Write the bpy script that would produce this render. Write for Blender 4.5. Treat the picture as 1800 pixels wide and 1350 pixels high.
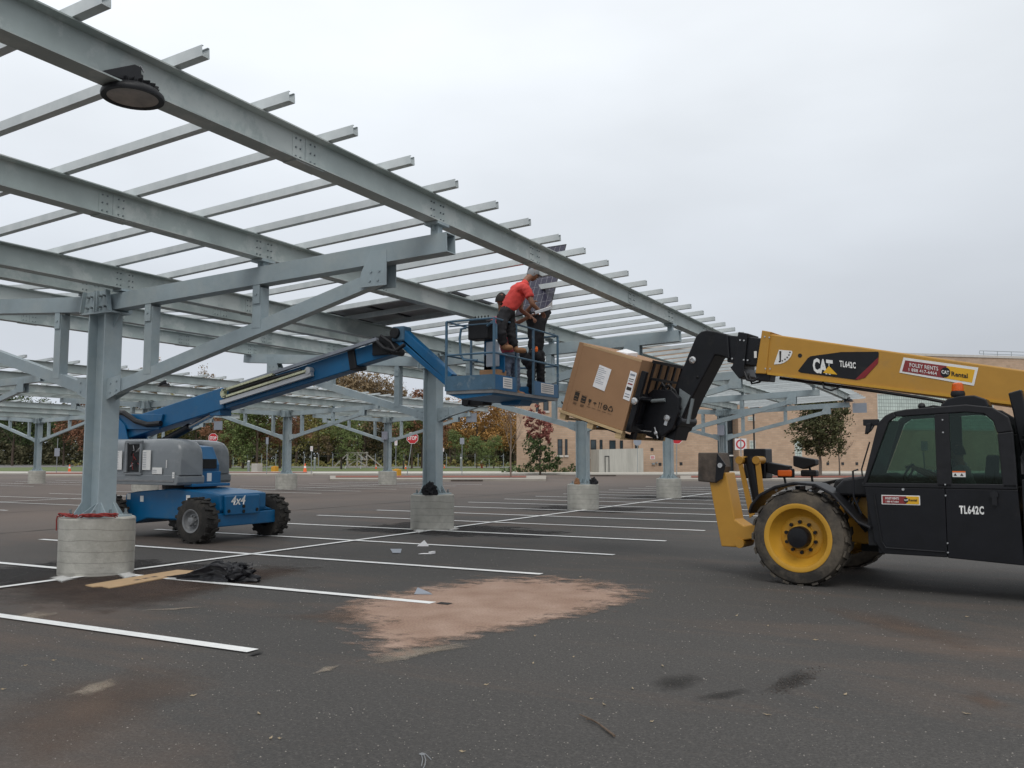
import bpy, bmesh, math, random
from mathutils import Vector, Matrix
from math import radians as RD, sin, cos, pi
random.seed(7)
V=Vector
sc=bpy.context.scene
for o in list(bpy.data.objects): bpy.data.objects.remove(o)
COL=sc.collection
# ------------------------------------------------------------ camera
YAW,PITCH,FPX=.4899,.0839,1537.3
cam=bpy.data.cameras.new('camera'); co=bpy.data.objects.new('camera',cam); COL.objects.link(co)
cam.sensor_width=36; cam.lens=36*FPX/1800; cam.clip_end=3000; cam.clip_start=.05
co.location=(0,0,1.65); co.rotation_euler=(pi/2+PITCH,0,YAW); sc.camera=co
# ------------------------------------------------------------ sky, sun, exposure
SUN_EL,SUN_AZ=52,150      # azimuth clockwise from +Y
w=bpy.data.worlds.new('World'); sc.world=w; w.use_nodes=True
nt=w.node_tree; N=nt.nodes; LK=nt.links
bg=N['Background']; bg.inputs['Strength'].default_value=.1
sky=N.new('ShaderNodeTexSky'); sky.sky_type='NISHITA'; sky.sun_disc=False
sky.sun_elevation=RD(SUN_EL); sky.sun_rotation=RD(SUN_AZ); sky.air_density=1.5; sky.dust_density=4
hs=N.new('ShaderNodeHueSaturation'); hs.inputs['Saturation'].default_value=.22; hs.inputs['Value'].default_value=1.0
LK.new(sky.outputs[0],hs.inputs['Color'])
tc=N.new('ShaderNodeTexCoord'); sx=N.new('ShaderNodeSeparateXYZ'); LK.new(tc.outputs['Generated'],sx.inputs[0])
cr=N.new('ShaderNodeValToRGB'); LK.new(sx.outputs['Z'],cr.inputs[0])
e=cr.color_ramp.elements; e[0].position=0; e[0].color=(.575,.63,.70,1); e[1].position=1; e[1].color=(1.0,1.0,1.0,1)
for p,c in ((.10,(.58,.62,.68,1)),(.22,(.66,.705,.765,1)),(.42,(.84,.885,.935,1))):
    q=e.new(p); q.color=c
nz=N.new('ShaderNodeTexNoise'); nz.inputs['Scale'].default_value=2.3; nz.inputs['Detail'].default_value=5; nz.inputs['Roughness'].default_value=.45
mp=N.new('ShaderNodeMapping'); mp.inputs['Scale'].default_value=(1,1,2.6); LK.new(tc.outputs['Generated'],mp.inputs[0]); LK.new(mp.outputs[0],nz.inputs['Vector'])
# brighter cloud towards the left of the view
dt=N.new('ShaderNodeVectorMath'); dt.operation='DOT_PRODUCT'; dt.inputs[1].default_value=(-.82,.35,.25); LK.new(tc.outputs['Generated'],dt.inputs[0])
ma=N.new('ShaderNodeMapRange'); ma.inputs[1].default_value=.2; ma.inputs[2].default_value=.95; ma.inputs[3].default_value=.93; ma.inputs[4].default_value=1.24; LK.new(dt.outputs['Value'],ma.inputs[0])
mb=N.new('ShaderNodeMapRange'); mb.inputs[1].default_value=.3; mb.inputs[2].default_value=.7; mb.inputs[3].default_value=.90; mb.inputs[4].default_value=1.09; LK.new(nz.outputs[0],mb.inputs[0])
mm=N.new('ShaderNodeMath'); mm.operation='MULTIPLY'; LK.new(ma.outputs[0],mm.inputs[0]); LK.new(mb.outputs[0],mm.inputs[1])
m10=N.new('ShaderNodeMath'); m10.operation='MULTIPLY'; m10.inputs[1].default_value=9.85; LK.new(mm.outputs[0],m10.inputs[0])
vm=N.new('ShaderNodeVectorMath'); vm.operation='SCALE'; LK.new(cr.outputs[0],vm.inputs[0]); LK.new(m10.outputs[0],vm.inputs['Scale'])
mx=N.new('ShaderNodeMix'); mx.data_type='RGBA'; mx.inputs[0].default_value=.93
LK.new(hs.outputs[0],mx.inputs[6]); LK.new(vm.outputs[0],mx.inputs[7]); LK.new(mx.outputs[2],bg.inputs['Color'])
sl=bpy.data.lights.new('sun','SUN'); sl.energy=1.1; sl.angle=RD(28); sl.color=(1,.97,.93)
so=bpy.data.objects.new('sun',sl); COL.objects.link(so)
so.rotation_euler=V((sin(RD(SUN_AZ))*cos(RD(SUN_EL)),cos(RD(SUN_AZ))*cos(RD(SUN_EL)),sin(RD(SUN_EL)))).to_track_quat('Z','Y').to_euler()
sc.view_settings.view_transform='Standard'; sc.view_settings.look='None'; sc.view_settings.exposure=0.0; sc.view_settings.gamma=1
# ------------------------------------------------------------ helpers
class CamMath:
    f=V((-sin(YAW)*cos(PITCH),cos(YAW)*cos(PITCH),sin(PITCH))); r=V((cos(YAW),sin(YAW),0)); u=r.cross(f)
CM=CamMath
def G(x,y,z=0.):          # survey: ground point seen at picture position (1800 px wide frame)
    d=CM.r*(x-900)/FPX+CM.u*(675-y)/FPX+CM.f; t=(z-1.65)/d.z
    return V((d.x*t,d.y*t,z))
def PD(x,y,D):
    d=CM.r*(x-900)/FPX+CM.u*(675-y)/FPX+CM.f; return V((d.x*D,d.y*D,1.65+d.z*D))
class MB:
    def __init__(s): s.v=[]; s.f=[]; s.m=[]; s.mi=0
    def add(s,vs,fs):
        b=len(s.v); s.v+= [V(p) for p in vs]; s.f+= [tuple(i+b for i in f) for f in fs]; s.m+=[s.mi]*len(fs); return s
    def bx(s,x0,x1,y0,y1,z0,z1,fn=None):
        vs=[V((x,y,z)) for z in (z0,z1) for y in (y0,y1) for x in (x0,x1)]
        if fn: vs=[fn(*p) for p in vs]
        return s.add(vs,[(0,2,3,1),(4,5,7,6),(0,1,5,4),(2,6,7,3),(0,4,6,2),(1,3,7,5)])
    def prism(s,pts,w0,w1,fn):      # pts (u,v); fn(u,w,v)
        n=len(pts); vs=[fn(u,w0,v) for u,v in pts]+[fn(u,w1,v) for u,v in pts]
        return s.add(vs,[tuple(range(n))[::-1],tuple(range(n,2*n))]+[(i,(i+1)%n,n+(i+1)%n,n+i) for i in range(n)])
    def sweep(s,sec,p0,p1,up=(0,0,1),caps=True):   # closed 2-D section (side, up)
        p0=V(p0);p1=V(p1);d=(p1-p0).normalized();up=V(up);sd=d.cross(up).normalized();u=sd.cross(d)
        n=len(sec); vs=[p+sd*a+u*b for p in (p0,p1) for a,b in sec]
        fs=[(i,(i+1)%n,n+(i+1)%n,n+i) for i in range(n)]
        if caps: fs+=[tuple(range(n))[::-1],tuple(range(n,2*n))]
        return s.add(vs,fs)
    def bar(s,p0,p1,w,h,up=(0,0,1)):
        return s.sweep([(-w/2,-h/2),(w/2,-h/2),(w/2,h/2),(-w/2,h/2)],p0,p1,up)
    def cyl(s,p0,p1,r0,r1=None,n=16,caps=True):
        r1=r0 if r1 is None else r1
        p0=V(p0);p1=V(p1);d=(p1-p0).normalized();a=d.orthogonal().normalized();b=d.cross(a)
        vs=[p+(a*cos(2*pi*i/n)+b*sin(2*pi*i/n))*r for p,r in ((p0,r0),(p1,r1)) for i in range(n)]
        fs=[(i,(i+1)%n,n+(i+1)%n,n+i) for i in range(n)]
        if caps: fs+=[tuple(range(n))[::-1],tuple(range(n,2*n))]
        return s.add(vs,fs)
    def tube(s,pts,r,n=8):
        pts=[V(p) for p in pts]; rs=r if isinstance(r,(list,tuple)) else [r]*len(pts)
        vs=[];a=None
        for i,p in enumerate(pts):
            d=(pts[min(i+1,len(pts)-1)]-pts[max(i-1,0)]).normalized()
            a=d.orthogonal().normalized() if a is None else (a-d*a.dot(d)).normalized()
            b=d.cross(a); vs+=[p+(a*cos(2*pi*k/n)+b*sin(2*pi*k/n))*rs[i] for k in range(n)]
        fs=[(i*n+k,i*n+(k+1)%n,(i+1)*n+(k+1)%n,(i+1)*n+k) for i in range(len(pts)-1) for k in range(n)]
        fs+=[tuple(range(n))[::-1],tuple(range((len(pts)-1)*n,len(pts)*n))]
        return s.add(vs,fs)
    def lathe(s,prof,o,ax,n=32,close=True):  # prof list (r,h)
        o=V(o);ax=V(ax).normalized();a=ax.orthogonal().normalized();b=ax.cross(a);m=len(prof)
        vs=[o+ax*h+(a*cos(2*pi*i/n)+b*sin(2*pi*i/n))*r for r,h in prof for i in range(n)]
        fs=[(j*n+i,j*n+(i+1)%n,(j+1)*n+(i+1)%n,(j+1)*n+i) for j in range(m-1) for i in range(n)]
        if close: fs+=[tuple(range(n))[::-1],tuple(range((m-1)*n,m*n))]
        return s.add(vs,fs)
    def ball(s,c,r,n=12,sz=(1,1,1)):
        c=V(c);m=n//2
        pr=[(sin(pi*j/m),-cos(pi*j/m)) for j in range(m+1)]
        vs=[c+V((a*cos(2*pi*i/n)*r*sz[0],a*sin(2*pi*i/n)*r*sz[1],h*r*sz[2])) for a,h in pr for i in range(n)]
        return s.add(vs,[(j*n+i,j*n+(i+1)%n,(j+1)*n+(i+1)%n,(j+1)*n+i) for j in range(m) for i in range(n)])
    def build(s,name,mats,parent=None,smooth=False,bevel=0,origin=None,solid=0,seg=2):
        mats=mats if isinstance(mats,(list,tuple)) else [mats]
        me=bpy.data.meshes.new(name)
        if parent is not None: og=WL[parent.name]
        elif origin is not None: og=V(origin)
        else:
            xs=[p.x for p in s.v];ys=[p.y for p in s.v];og=V(((min(xs)+max(xs))/2,(min(ys)+max(ys))/2,min(p.z for p in s.v)))
        me.from_pydata([p-og for p in s.v],[],s.f); 
        for m in mats: me.materials.append(m)
        for p,i in zip(me.polygons,s.m): p.material_index=i
        bm=bmesh.new(); bm.from_mesh(me)
        bmesh.ops.remove_doubles(bm,verts=bm.verts,dist=1e-5)
        bmesh.ops.recalc_face_normals(bm,faces=bm.faces); bm.to_mesh(me); bm.free()
        if smooth:
            for p in me.polygons: p.use_smooth=True
        o=bpy.data.objects.new(name,me); COL.objects.link(o)
        if parent is not None: o.parent=parent; WL[o.name]=WL[parent.name]
        else: o.location=og; WL[o.name]=og
        if solid:
            md=o.modifiers.new('s','SOLIDIFY'); md.thickness=solid
        if bevel:
            md=o.modifiers.new('b','BEVEL'); md.width=bevel; md.segments=seg; md.limit_method='ANGLE'; md.angle_limit=RD(35)
        if smooth:
            try:
                me.set_sharp_from_angle(angle=RD(40))
            except Exception: pass
        return o
WL={}
def tag(o,label=None,cat=None,group=None,kind=None):
    if label: o['label']=label
    if cat: o['category']=cat
    if group: o['group']=group
    if kind: o['kind']=kind
    return o
def thing(name,label,cat,loc,group=None):
    o=bpy.data.objects.new(name,None); o.empty_display_size=.2; COL.objects.link(o); o.location=V(loc); WL[o.name]=V(loc)
    return tag(o,label,cat,group)
def copy_tree(o,loc=None,rz=None,scale=None,label=None,parent=None):
    c=o.copy(); COL.objects.link(c)
    if parent is not None: c.parent=parent
    if loc is not None: c.location=V(loc)
    if rz is not None: c.rotation_euler=(0,0,rz)
    if scale is not None: c.scale=scale
    if label: c['label']=label
    for ch in list(o.children): copy_tree(ch,parent=c)
    return c
def structure(o): o['kind']='structure'; return o
# ------------------------------------------------------------ materials
def srgb(r,g,b): 
    f=lambda c:(c/255/12.92 if c/255<=.04045 else ((c/255+.055)/1.055)**2.4)
    return (f(r),f(g),f(b))
def mat(name,col,rough=.6,metal=0,var=.12,scale=8,col2=None,bump=0,bscale=None,stretch=None,detail=6,spec=.5,cover=None,alpha=None,trans=0,emit=None,ior=None,vary=0):
    m=bpy.data.materials.new(name); m.use_nodes=True; t=m.node_tree; n=t.nodes; l=t.links; b=n['Principled BSDF']
    b.inputs['Roughness'].default_value=rough; b.inputs['Metallic'].default_value=metal
    b.inputs['Specular IOR Level'].default_value=spec
    if trans: b.inputs['Transmission Weight'].default_value=trans
    if ior: b.inputs['IOR'].default_value=ior
    if emit: b.inputs['Emission Color'].default_value=(*emit[0],1); b.inputs['Emission Strength'].default_value=emit[1]
    tcn=n.new('ShaderNodeTexCoord'); src=tcn.outputs['Object']
    if stretch:
        mpn=n.new('ShaderNodeMapping'); mpn.inputs['Scale'].default_value=stretch; l.new(src,mpn.inputs[0]); src=mpn.outputs[0]
    if var or col2:
        z=n.new('ShaderNodeTexNoise'); z.inputs['Scale'].default_value=scale; z.inputs['Detail'].default_value=detail; z.inputs['Roughness'].default_value=.62; l.new(src,z.inputs['Vector'])
        r=n.new('ShaderNodeValToRGB'); l.new(z.outputs[0],r.inputs[0])
        c2=col2 or tuple(min(1,c*(1+var)) for c in col); c1=col if col2 else tuple(c*(1-var) for c in col)
        r.color_ramp.elements[0].position=.32; r.color_ramp.elements[0].color=(*c1,1); r.color_ramp.elements[1].position=.68; r.color_ramp.elements[1].color=(*c2,1)
        out=r.outputs[0]
        if cover:      # (colour, scale, low, high)
            z2=n.new('ShaderNodeTexNoise'); z2.inputs['Scale'].default_value=cover[1]; z2.inputs['Detail'].default_value=8; z2.inputs['Roughness'].default_value=.7; l.new(tcn.outputs['Object'],z2.inputs['Vector'])
            mr=n.new('ShaderNodeMapRange'); mr.inputs[1].default_value=cover[2]; mr.inputs[2].default_value=cover[3]; l.new(z2.outputs[0],mr.inputs[0])
            mm=n.new('ShaderNodeMix'); mm.data_type='RGBA'; l.new(mr.outputs[0],mm.inputs[0]); l.new(out,mm.inputs[6]); mm.inputs[7].default_value=(*cover[0],1); out=mm.outputs[2]
        l.new(out,b.inputs['Base Color'])
    else: b.inputs['Base Color'].default_value=(*col,1)
    if vary:
        oi=n.new('ShaderNodeObjectInfo'); vr=n.new('ShaderNodeMapRange'); vr.inputs[3].default_value=1-vary; vr.inputs[4].default_value=1+vary; l.new(oi.outputs['Random'],vr.inputs[0]); vv=n.new('ShaderNodeVectorMath'); vv.operation='SCALE'; l.new(b.inputs['Base Color'].links[0].from_socket,vv.inputs[0]); l.new(vr.outputs[0],vv.inputs['Scale']); l.new(vv.outputs[0],b.inputs['Base Color'])
    if bump:
        z3=n.new('ShaderNodeTexNoise'); z3.inputs['Scale'].default_value=bscale or scale*3; z3.inputs['Detail'].default_value=4; l.new(src,z3.inputs['Vector'])
        bp=n.new('ShaderNodeBump'); bp.inputs['Strength'].default_value=bump; bp.inputs['Distance'].default_value=.02; l.new(z3.outputs[0],bp.inputs['Height']); l.new(bp.outputs[0],b.inputs['Normal'])
    return m
M={}
M['steel']=mat('painted_galvanised_steel',(.325,.395,.425),.45,.0,.09,3.0,cover=((.41,.46,.46),1.3,.48,.72),bump=.08,bscale=40,vary=.07)
M['beam']=mat('galvanised_beam',(.40,.455,.445),.45,.0,.09,2.2,cover=((.51,.55,.535),.9,.50,.56),bump=.06,bscale=40,vary=.06)
M['purlin']=mat('galvanised_purlin',(.50,.54,.545),.4,.1,.0,5,col2=(.64,.67,.67),stretch=(1,1,.6),detail=10,vary=.12)
M['bolt']=mat('bolt_grey',(.22,.25,.26),.5,.4,.1,30)
M['white_paint']=mat('white_road_paint',(.84,.85,.84),.7,0,.06,6,cover=((.40,.39,.37),11,.60,.75))
M['blackp']=mat('black_paint',(.006,.0065,.009),.38,0,.3,5,cover=((.035,.032,.028),2.2,.60,.85),spec=.4)
M['black']=mat('black_plastic',(.010,.0105,.013),.5,0,.25,8,cover=((.045,.042,.038),3,.6,.9),spec=.4)
M['rubber']=mat('tyre_rubber',(.038,.034,.030),.85,0,.2,6,cover=((.14,.115,.085),3.0,.38,.72),bump=.3,bscale=30)
M['rubber2']=mat('dark_lift_tyre',(.026,.024,.022),.88,0,.2,6,cover=((.075,.066,.055),4,.48,.8),bump=.3,bscale=30)
M['yellow']=mat('machine_yellow_paint',(.47,.245,.035),.42,0,.06,4,cover=((.27,.17,.07),2.0,.55,.95))
M['yellow2']=mat('rim_yellow_paint',(.56,.30,.03),.45,0,.06,5,cover=((.30,.19,.07),5,.56,.85))
M['blue']=mat('lift_blue_paint',(.003,.112,.27),.38,0,.06,3,cover=((.05,.13,.22),3.4,.52,.8))
M['bluedull']=mat('worn_blue_paint',(.07,.145,.22),.6,0,.12,6,cover=((.22,.27,.30),7,.56,.72))
M['grey']=mat('cowl_grey_plastic',(.20,.22,.235),.28,0,.06,2.5,cover=((.32,.33,.34),1.8,.5,.8))
M['chrome']=mat('bright_steel',(.6,.6,.6),.25,.8,.1,12)
M['silver']=mat('silver_paint',(.22,.225,.23),.45,.1,.15,8)
M['rust']=mat('worn_steel_pad',(.085,.066,.052),.7,.1,.4,7,cover=((.03,.03,.03),5,.5,.7))
M['card']=mat('cardboard',(.355,.205,.11),.85,0,.05,2.5,cover=((.30,.17,.09),1.1,.5,.8))
M['card2']=mat('pale_cardboard',(.50,.34,.19),.85,0,.08,4)
M['wood']=mat('pallet_wood',(.55,.40,.22),.8,0,.15,4,stretch=(1,8,8))
M['paper']=mat('white_paper',(.84,.84,.85),.8,0,.04,20)
M['ink']=mat('black_ink',(.03,.025,.02),.8,0,0)
M['whited']=mat('white_decal',(.78,.78,.76),.5,0,.05,8)
M['redd']=mat('red_decal',(.22,.012,.018),.5,0,.03,8)
M['redd2']=mat('maroon_decal',(.24,.03,.03),.5,0,.03,8)
M['yeld']=mat('yellow_decal',(.75,.42,.02),.5,0,.03,8)
M['orange']=mat('orange_plastic',(.85,.16,.02),.35,0,.05,8)
M['amber']=mat('amber_lens',(.9,.16,.01),.15,0,.1,12,trans=.35)
M['green']=mat('green_cap',(.02,.35,.12),.4,0,.05,8)
M['skin']=mat('skin',(.26,.12,.07),.55,0,.08,20)
M['redshirt']=mat('red_cotton',(.66,.07,.06),.9,0,.12,9,bump=.5,bscale=14)
M['pink']=mat('pink_plaid_cotton',(.50,.10,.13),.9,0,.3,30)
M['darkcloth']=mat('black_cloth',(.014,.014,.017),.9,0,.3,8,bump=.5,bscale=14)
M['jeans']=mat('blue_denim',(.11,.14,.20),.9,0,.3,12,cover=((.25,.25,.27),8,.5,.75),bump=.4,bscale=14)
M['boot']=mat('tan_leather',(.30,.15,.07),.7,0,.2,15)
M['hair']=mat('dark_hair',(.012,.010,.009),.8,0,.2,30)
M['greycloth']=mat('grey_cloth',(.22,.23,.24),.9,0,.1,10)
M['bag']=mat('black_plastic_film',(.010,.010,.013),.42,0,.2,6,bump=.4,bscale=9)
M['cord']=mat('red_rubber_cord',(.30,.03,.025),.6,0,.1,20)
M['frame']=mat('black_panel_frame',(.02,.02,.024),.4,.3,.1,8)
M['backs']=mat('panel_backsheet',(.26,.24,.245),.5,0,.08,3)
M['rail']=mat('aluminium',(.55,.56,.57),.35,.5,.05,8)
M['signback']=mat('sign_back_aluminium',(.30,.33,.38),.5,.3,.06,6)
M['signred']=mat('sign_red',(.50,.02,.03),.5,0,.05,6)
M['signwhite']=mat('sign_white',(.75,.75,.75),.5,0,.04,6)
M['pole']=mat('galvanised_pole',(.30,.33,.34),.5,.4,.1,8)
M['dpole']=mat('dark_bronze_pole',(.03,.028,.026),.5,.1,.1,8)
M['cone']=mat('orange_cone',(.80,.13,.03),.6,0,.08,8)
M['bark']=mat('bark',(.09,.065,.05),.9,0,.3,8,stretch=(6,6,1),bump=.5)
M['barkp']=mat('pale_bark',(.20,.16,.13),.9,0,.3,8,stretch=(6,6,1),bump=.5)
M['grass']=mat('lawn_grass',(.085,.125,.035),.95,0,0,.8,col2=(.14,.175,.06),cover=((.20,.17,.09),.1,.55,.75))
M['mulch']=mat('red_mulch',(.22,.07,.045),.95,0,.35,3)
M['walk']=mat('pale_concrete_walk',(.50,.48,.43),.85,0,.08,.6)
M['kerb']=mat('concrete_kerb',(.33,.30,.26),.85,0,.12,1.5)
M['ccwall']=mat('board_marked_concrete',(.44,.43,.39),.85,0,.14,.7,stretch=(4,4,.5))
M['glassd']=mat('dark_window_glass',(.03,.045,.055),.08,0,.3,.4,spec=.8)
M['dframe']=mat('dark_window_frame',(.02,.022,.025),.5,0,.1,4)
M['sill']=mat('stone_sill',(.55,.52,.48),.8,0,.06,3)
M['wooden_post']=mat('weathered_wood',(.36,.34,.30),.9,0,.25,6)
M['yelbox']=mat('yellow_box',(.65,.33,.03),.6,0,.1,6)
M['tape']=mat('dark_patch_tape',(.02,.019,.018),.8,0,.2,8)
M['lens']=mat('lamp_lens',(.34,.29,.25),.3,0,.35,6)
M['steelred']=mat('hydrant_red',(.35,.05,.03),.5,0,.1,6)
M['leaf']=mat('dry_leaf',(.36,.29,.19),.8,0,.2,30)
M['stick']=mat('dry_stick',(.12,.085,.06),.9,0,.3,30)
M['dark']=mat('dark_interior',(.012,.013,.014),.8,0,.2,8)
def glass():
    m=bpy.data.materials.new('tinted_cab_glass'); m.use_nodes=True; t=m.node_tree; n=t.nodes; n.clear()
    o=n.new('ShaderNodeOutputMaterial'); a=n.new('ShaderNodeBsdfTransparent'); a.inputs[0].default_value=(.52,.63,.575,1)
    g=n.new('ShaderNodeBsdfGlossy'); g.inputs['Roughness'].default_value=.03; g.inputs['Color'].default_value=(.8,.9,.86,1)
    f=n.new('ShaderNodeFresnel'); f.inputs['IOR'].default_value=1.5; x=n.new('ShaderNodeMixShader')
    t.links.new(f.outputs[0],x.inputs[0]); t.links.new(a.outputs[0],x.inputs[1]); t.links.new(g.outputs[0],x.inputs[2]); t.links.new(x.outputs[0],o.inputs[0]); return m
M['glass']=glass()
def asphalt():
    m=bpy.data.materials.new('asphalt'); m.use_nodes=True; t=m.node_tree; n=t.nodes; l=t.links; b=n['Principled BSDF']; b.inputs['Roughness'].default_value=.82; b.inputs['Specular IOR Level'].default_value=.35
    tcn=n.new('ShaderNodeTexCoord'); P=tcn.outputs['Object']
    def noise(s,d=6,r=.6,vec=P,dist=0):
        z=n.new('ShaderNodeTexNoise'); z.inputs['Scale'].default_value=s; z.inputs['Detail'].default_value=d; z.inputs['Roughness'].default_value=r; z.inputs['Distortion'].default_value=dist; l.new(vec,z.inputs['Vector']); return z.outputs[0]
    def rng(x,a,b_,c=0,d=1):
        q=n.new('ShaderNodeMapRange'); q.inputs[1].default_value=a; q.inputs[2].default_value=b_; q.inputs[3].default_value=c; q.inputs[4].default_value=d; l.new(x,q.inputs[0]); return q.outputs[0]
    def mix(fac,a,b_):
        q=n.new('ShaderNodeMix'); q.data_type='RGBA'
        l.new(fac,q.inputs[0])
        for i,v in ((6,a),(7,b_)):
            if isinstance(v,tuple): q.inputs[i].default_value=(*v,1)
            else: l.new(v,q.inputs[i])
        return q.outputs[2]
    c=mix(rng(noise(.35,7,.6),.35,.7),(.072,.069,.066),(.102,.096,.090))
    c=mix(rng(noise(55,4,.75),.40,.60,0,.85),c,(.040,.038,.036))
    c=mix(rng(noise(24,5,.8),.52,.66,0,.6),c,(.135,.125,.115))
    mul=n.new('ShaderNodeMath'); mul.operation='MULTIPLY'; 
    c=mix(rng(noise(140,2,.6),.66,.74,0,.75),c,(.20,.19,.18))
    # pale grit: sparse voronoi cells
    vo=n.new('ShaderNodeTexVoronoi'); vo.inputs['Scale'].default_value=26; l.new(P,vo.inputs['Vector'])
    c=mix(rng(vo.outputs['Distance'],.085,.06,0,.8),c,(.34,.32,.29))
    # reddish dust washes, strongest to the left foreground
    mpn=n.new('ShaderNodeMapping'); mpn.inputs['Rotation'].default_value=(0,0,.5); mpn.inputs['Scale'].default_value=(.35,1,1); l.new(P,mpn.inputs[0])
    c=mix(rng(noise(.42,9,.68,mpn.outputs[0],.4),.50,.82,0,.62),c,(.20,.125,.085))
    c=mix(rng(noise(1.1,9,.72,mpn.outputs[0],.8),.60,.80,0,.38),c,(.24,.165,.12))
    # larger brown weathering further out
    sx_=n.new('ShaderNodeSeparateXYZ'); l.new(P,sx_.inputs[0])
    far=rng(sx_.outputs['X'],-12,-24,0,1)
    fm=n.new('ShaderNodeMath'); fm.operation='MULTIPLY'; l.new(far,fm.inputs[0]); l.new(rng(noise(.12,6,.6),.25,.6,.35,.85),fm.inputs[1])
    c=mix(fm.outputs[0],c,(.150,.118,.100))
    l.new(c,b.inputs['Base Color'])
    bp=n.new('ShaderNodeBump'); bp.inputs['Strength'].default_value=.55; bp.inputs['Distance'].default_value=.006; l.new(noise(120,4,.7),bp.inputs['Height']); l.new(bp.outputs[0],b.inputs['Normal'])
    return m
M['asphalt']=asphalt()
def stain(name,col,scale,lo,hi,rad,stretch=(1,1,1),amount=1.,rough=.9,col2=None):
    """ragged patch: opaque in the middle, broken up by noise towards the edge; Object coords in unit disc"""
    m=bpy.data.materials.new(name); m.use_nodes=True; t=m.node_tree; n=t.nodes; l=t.links; b=n['Principled BSDF']; b.inputs['Roughness'].default_value=rough; b.inputs['Specular IOR Level'].default_value=.2
    tcn=n.new('ShaderNodeTexCoord')
    mp=n.new('ShaderNodeMapping'); mp.inputs['Scale'].default_value=stretch; l.new(tcn.outputs['Object'],mp.inputs[0])
    z=n.new('ShaderNodeTexNoise'); z.inputs['Scale'].default_value=scale; z.inputs['Detail'].default_value=10; z.inputs['Roughness'].default_value=.72; l.new(mp.outputs[0],z.inputs['Vector'])
    at=n.new('ShaderNodeAttribute'); at.attribute_name='edge'
    ad=n.new('ShaderNodeMath'); ad.operation='ADD'; l.new(at.outputs['Fac'],ad.inputs[0]); l.new(z.outputs[0],ad.inputs[1])
    mr=n.new('ShaderNodeMapRange'); mr.inputs[1].default_value=lo; mr.inputs[2].default_value=hi; mr.inputs[4].default_value=amount; l.new(ad.outputs[0],mr.inputs[0]); zg=n.new('ShaderNodeTexNoise'); zg.inputs['Scale'].default_value=45; zg.inputs['Detail'].default_value=4; l.new(tcn.outputs['Object'],zg.inputs['Vector']); gm=n.new('ShaderNodeMapRange'); gm.inputs[1].default_value=.36; gm.inputs[2].default_value=.56; gm.inputs[3].default_value=.8; l.new(zg.outputs[0],gm.inputs[0]); gx=n.new('ShaderNodeMath'); gx.operation='MULTIPLY'; l.new(mr.outputs[0],gx.inputs[0]); l.new(gm.outputs[0],gx.inputs[1]); l.new(gx.outputs[0],b.inputs['Alpha'])
    z2=n.new('ShaderNodeTexNoise'); z2.inputs['Scale'].default_value=1.8; z2.inputs['Detail'].default_value=9; l.new(tcn.outputs['Object'],z2.inputs['Vector'])
    z3=n.new('ShaderNodeTexNoise'); z3.inputs['Scale'].default_value=70; z3.inputs['Detail'].default_value=3; l.new(tcn.outputs['Object'],z3.inputs['Vector'])
    r=n.new('ShaderNodeValToRGB'); r.color_ramp.elements[0].position=.35; r.color_ramp.elements[0].color=(*col,1); r.color_ramp.elements[1].position=.7; r.color_ramp.elements[1].color=(*(col2 or tuple(c*1.3 for c in col)),1); l.new(z2.outputs[0],r.inputs[0])
    mx=n.new('ShaderNodeMix'); mx.data_type='RGBA'; mx.blend_type='MULTIPLY'; mx.inputs[0].default_value=.5; l.new(r.outputs[0],mx.inputs[6]); l.new(z3.outputs[1],mx.inputs[7])
    q=n.new('ShaderNodeMix'); q.data_type='RGBA'; q.inputs[0].default_value=.35; l.new(r.outputs[0],q.inputs[6]); l.new(mx.outputs[2],q.inputs[7]); l.new(q.outputs[2],b.inputs['Base Color'])
    return m
def brick(name,c1,c2,mortar,bw,bh):
    m=bpy.data.materials.new(name); m.use_nodes=True; t=m.node_tree; n=t.nodes; l=t.links; b=n['Principled BSDF']; b.inputs['Roughness'].default_value=.9
    tcn=n.new('ShaderNodeTexCoord'); sx_=n.new('ShaderNodeSeparateXYZ'); l.new(tcn.outputs['Object'],sx_.inputs[0])
    ad=n.new('ShaderNodeMath'); l.new(sx_.outputs[0],ad.inputs[0]); l.new(sx_.outputs[1],ad.inputs[1])
    cb=n.new('ShaderNodeCombineXYZ'); l.new(ad.outputs[0],cb.inputs[0]); l.new(sx_.outputs[2],cb.inputs[1])
    br=n.new('ShaderNodeTexBrick'); br.inputs['Scale'].default_value=1; br.inputs['Brick Width'].default_value=bw; br.inputs['Row Height'].default_value=bh; br.inputs['Mortar Size'].default_value=.018; br.inputs['Color1'].default_value=(*c1,1); br.inputs['Color2'].default_value=(*c2,1); br.inputs['Mortar'].default_value=(*mortar,1); l.new(cb.outputs[0],br.inputs[0])
    z=n.new('ShaderNodeTexNoise'); z.inputs['Scale'].default_value=.35; z.inputs['Detail'].default_value=8; l.new(tcn.outputs['Object'],z.inputs['Vector'])
    z.inputs['Roughness'].default_value=.65
    mr=n.new('ShaderNodeMapRange'); mr.inputs[1].default_value=.3; mr.inputs[2].default_value=.7; mr.inputs[3].default_value=.82; mr.inputs[4].default_value=1.12; l.new(z.outputs[0],mr.inputs[0])
    vs=n.new('ShaderNodeVectorMath'); vs.operation='SCALE'; l.new(br.outputs[0],vs.inputs[0]); l.new(mr.outputs[0],vs.inputs['Scale']); l.new(vs.outputs[0],b.inputs['Base Color'])
    bp=n.new('ShaderNodeBump'); bp.inputs['Strength'].default_value=.4; bp.inputs['Distance'].default_value=.01; l.new(br.outputs['Fac'],bp.inputs['Height']); bp.invert=True; l.new(bp.outputs[0],b.inputs['Normal'])
    return m
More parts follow.
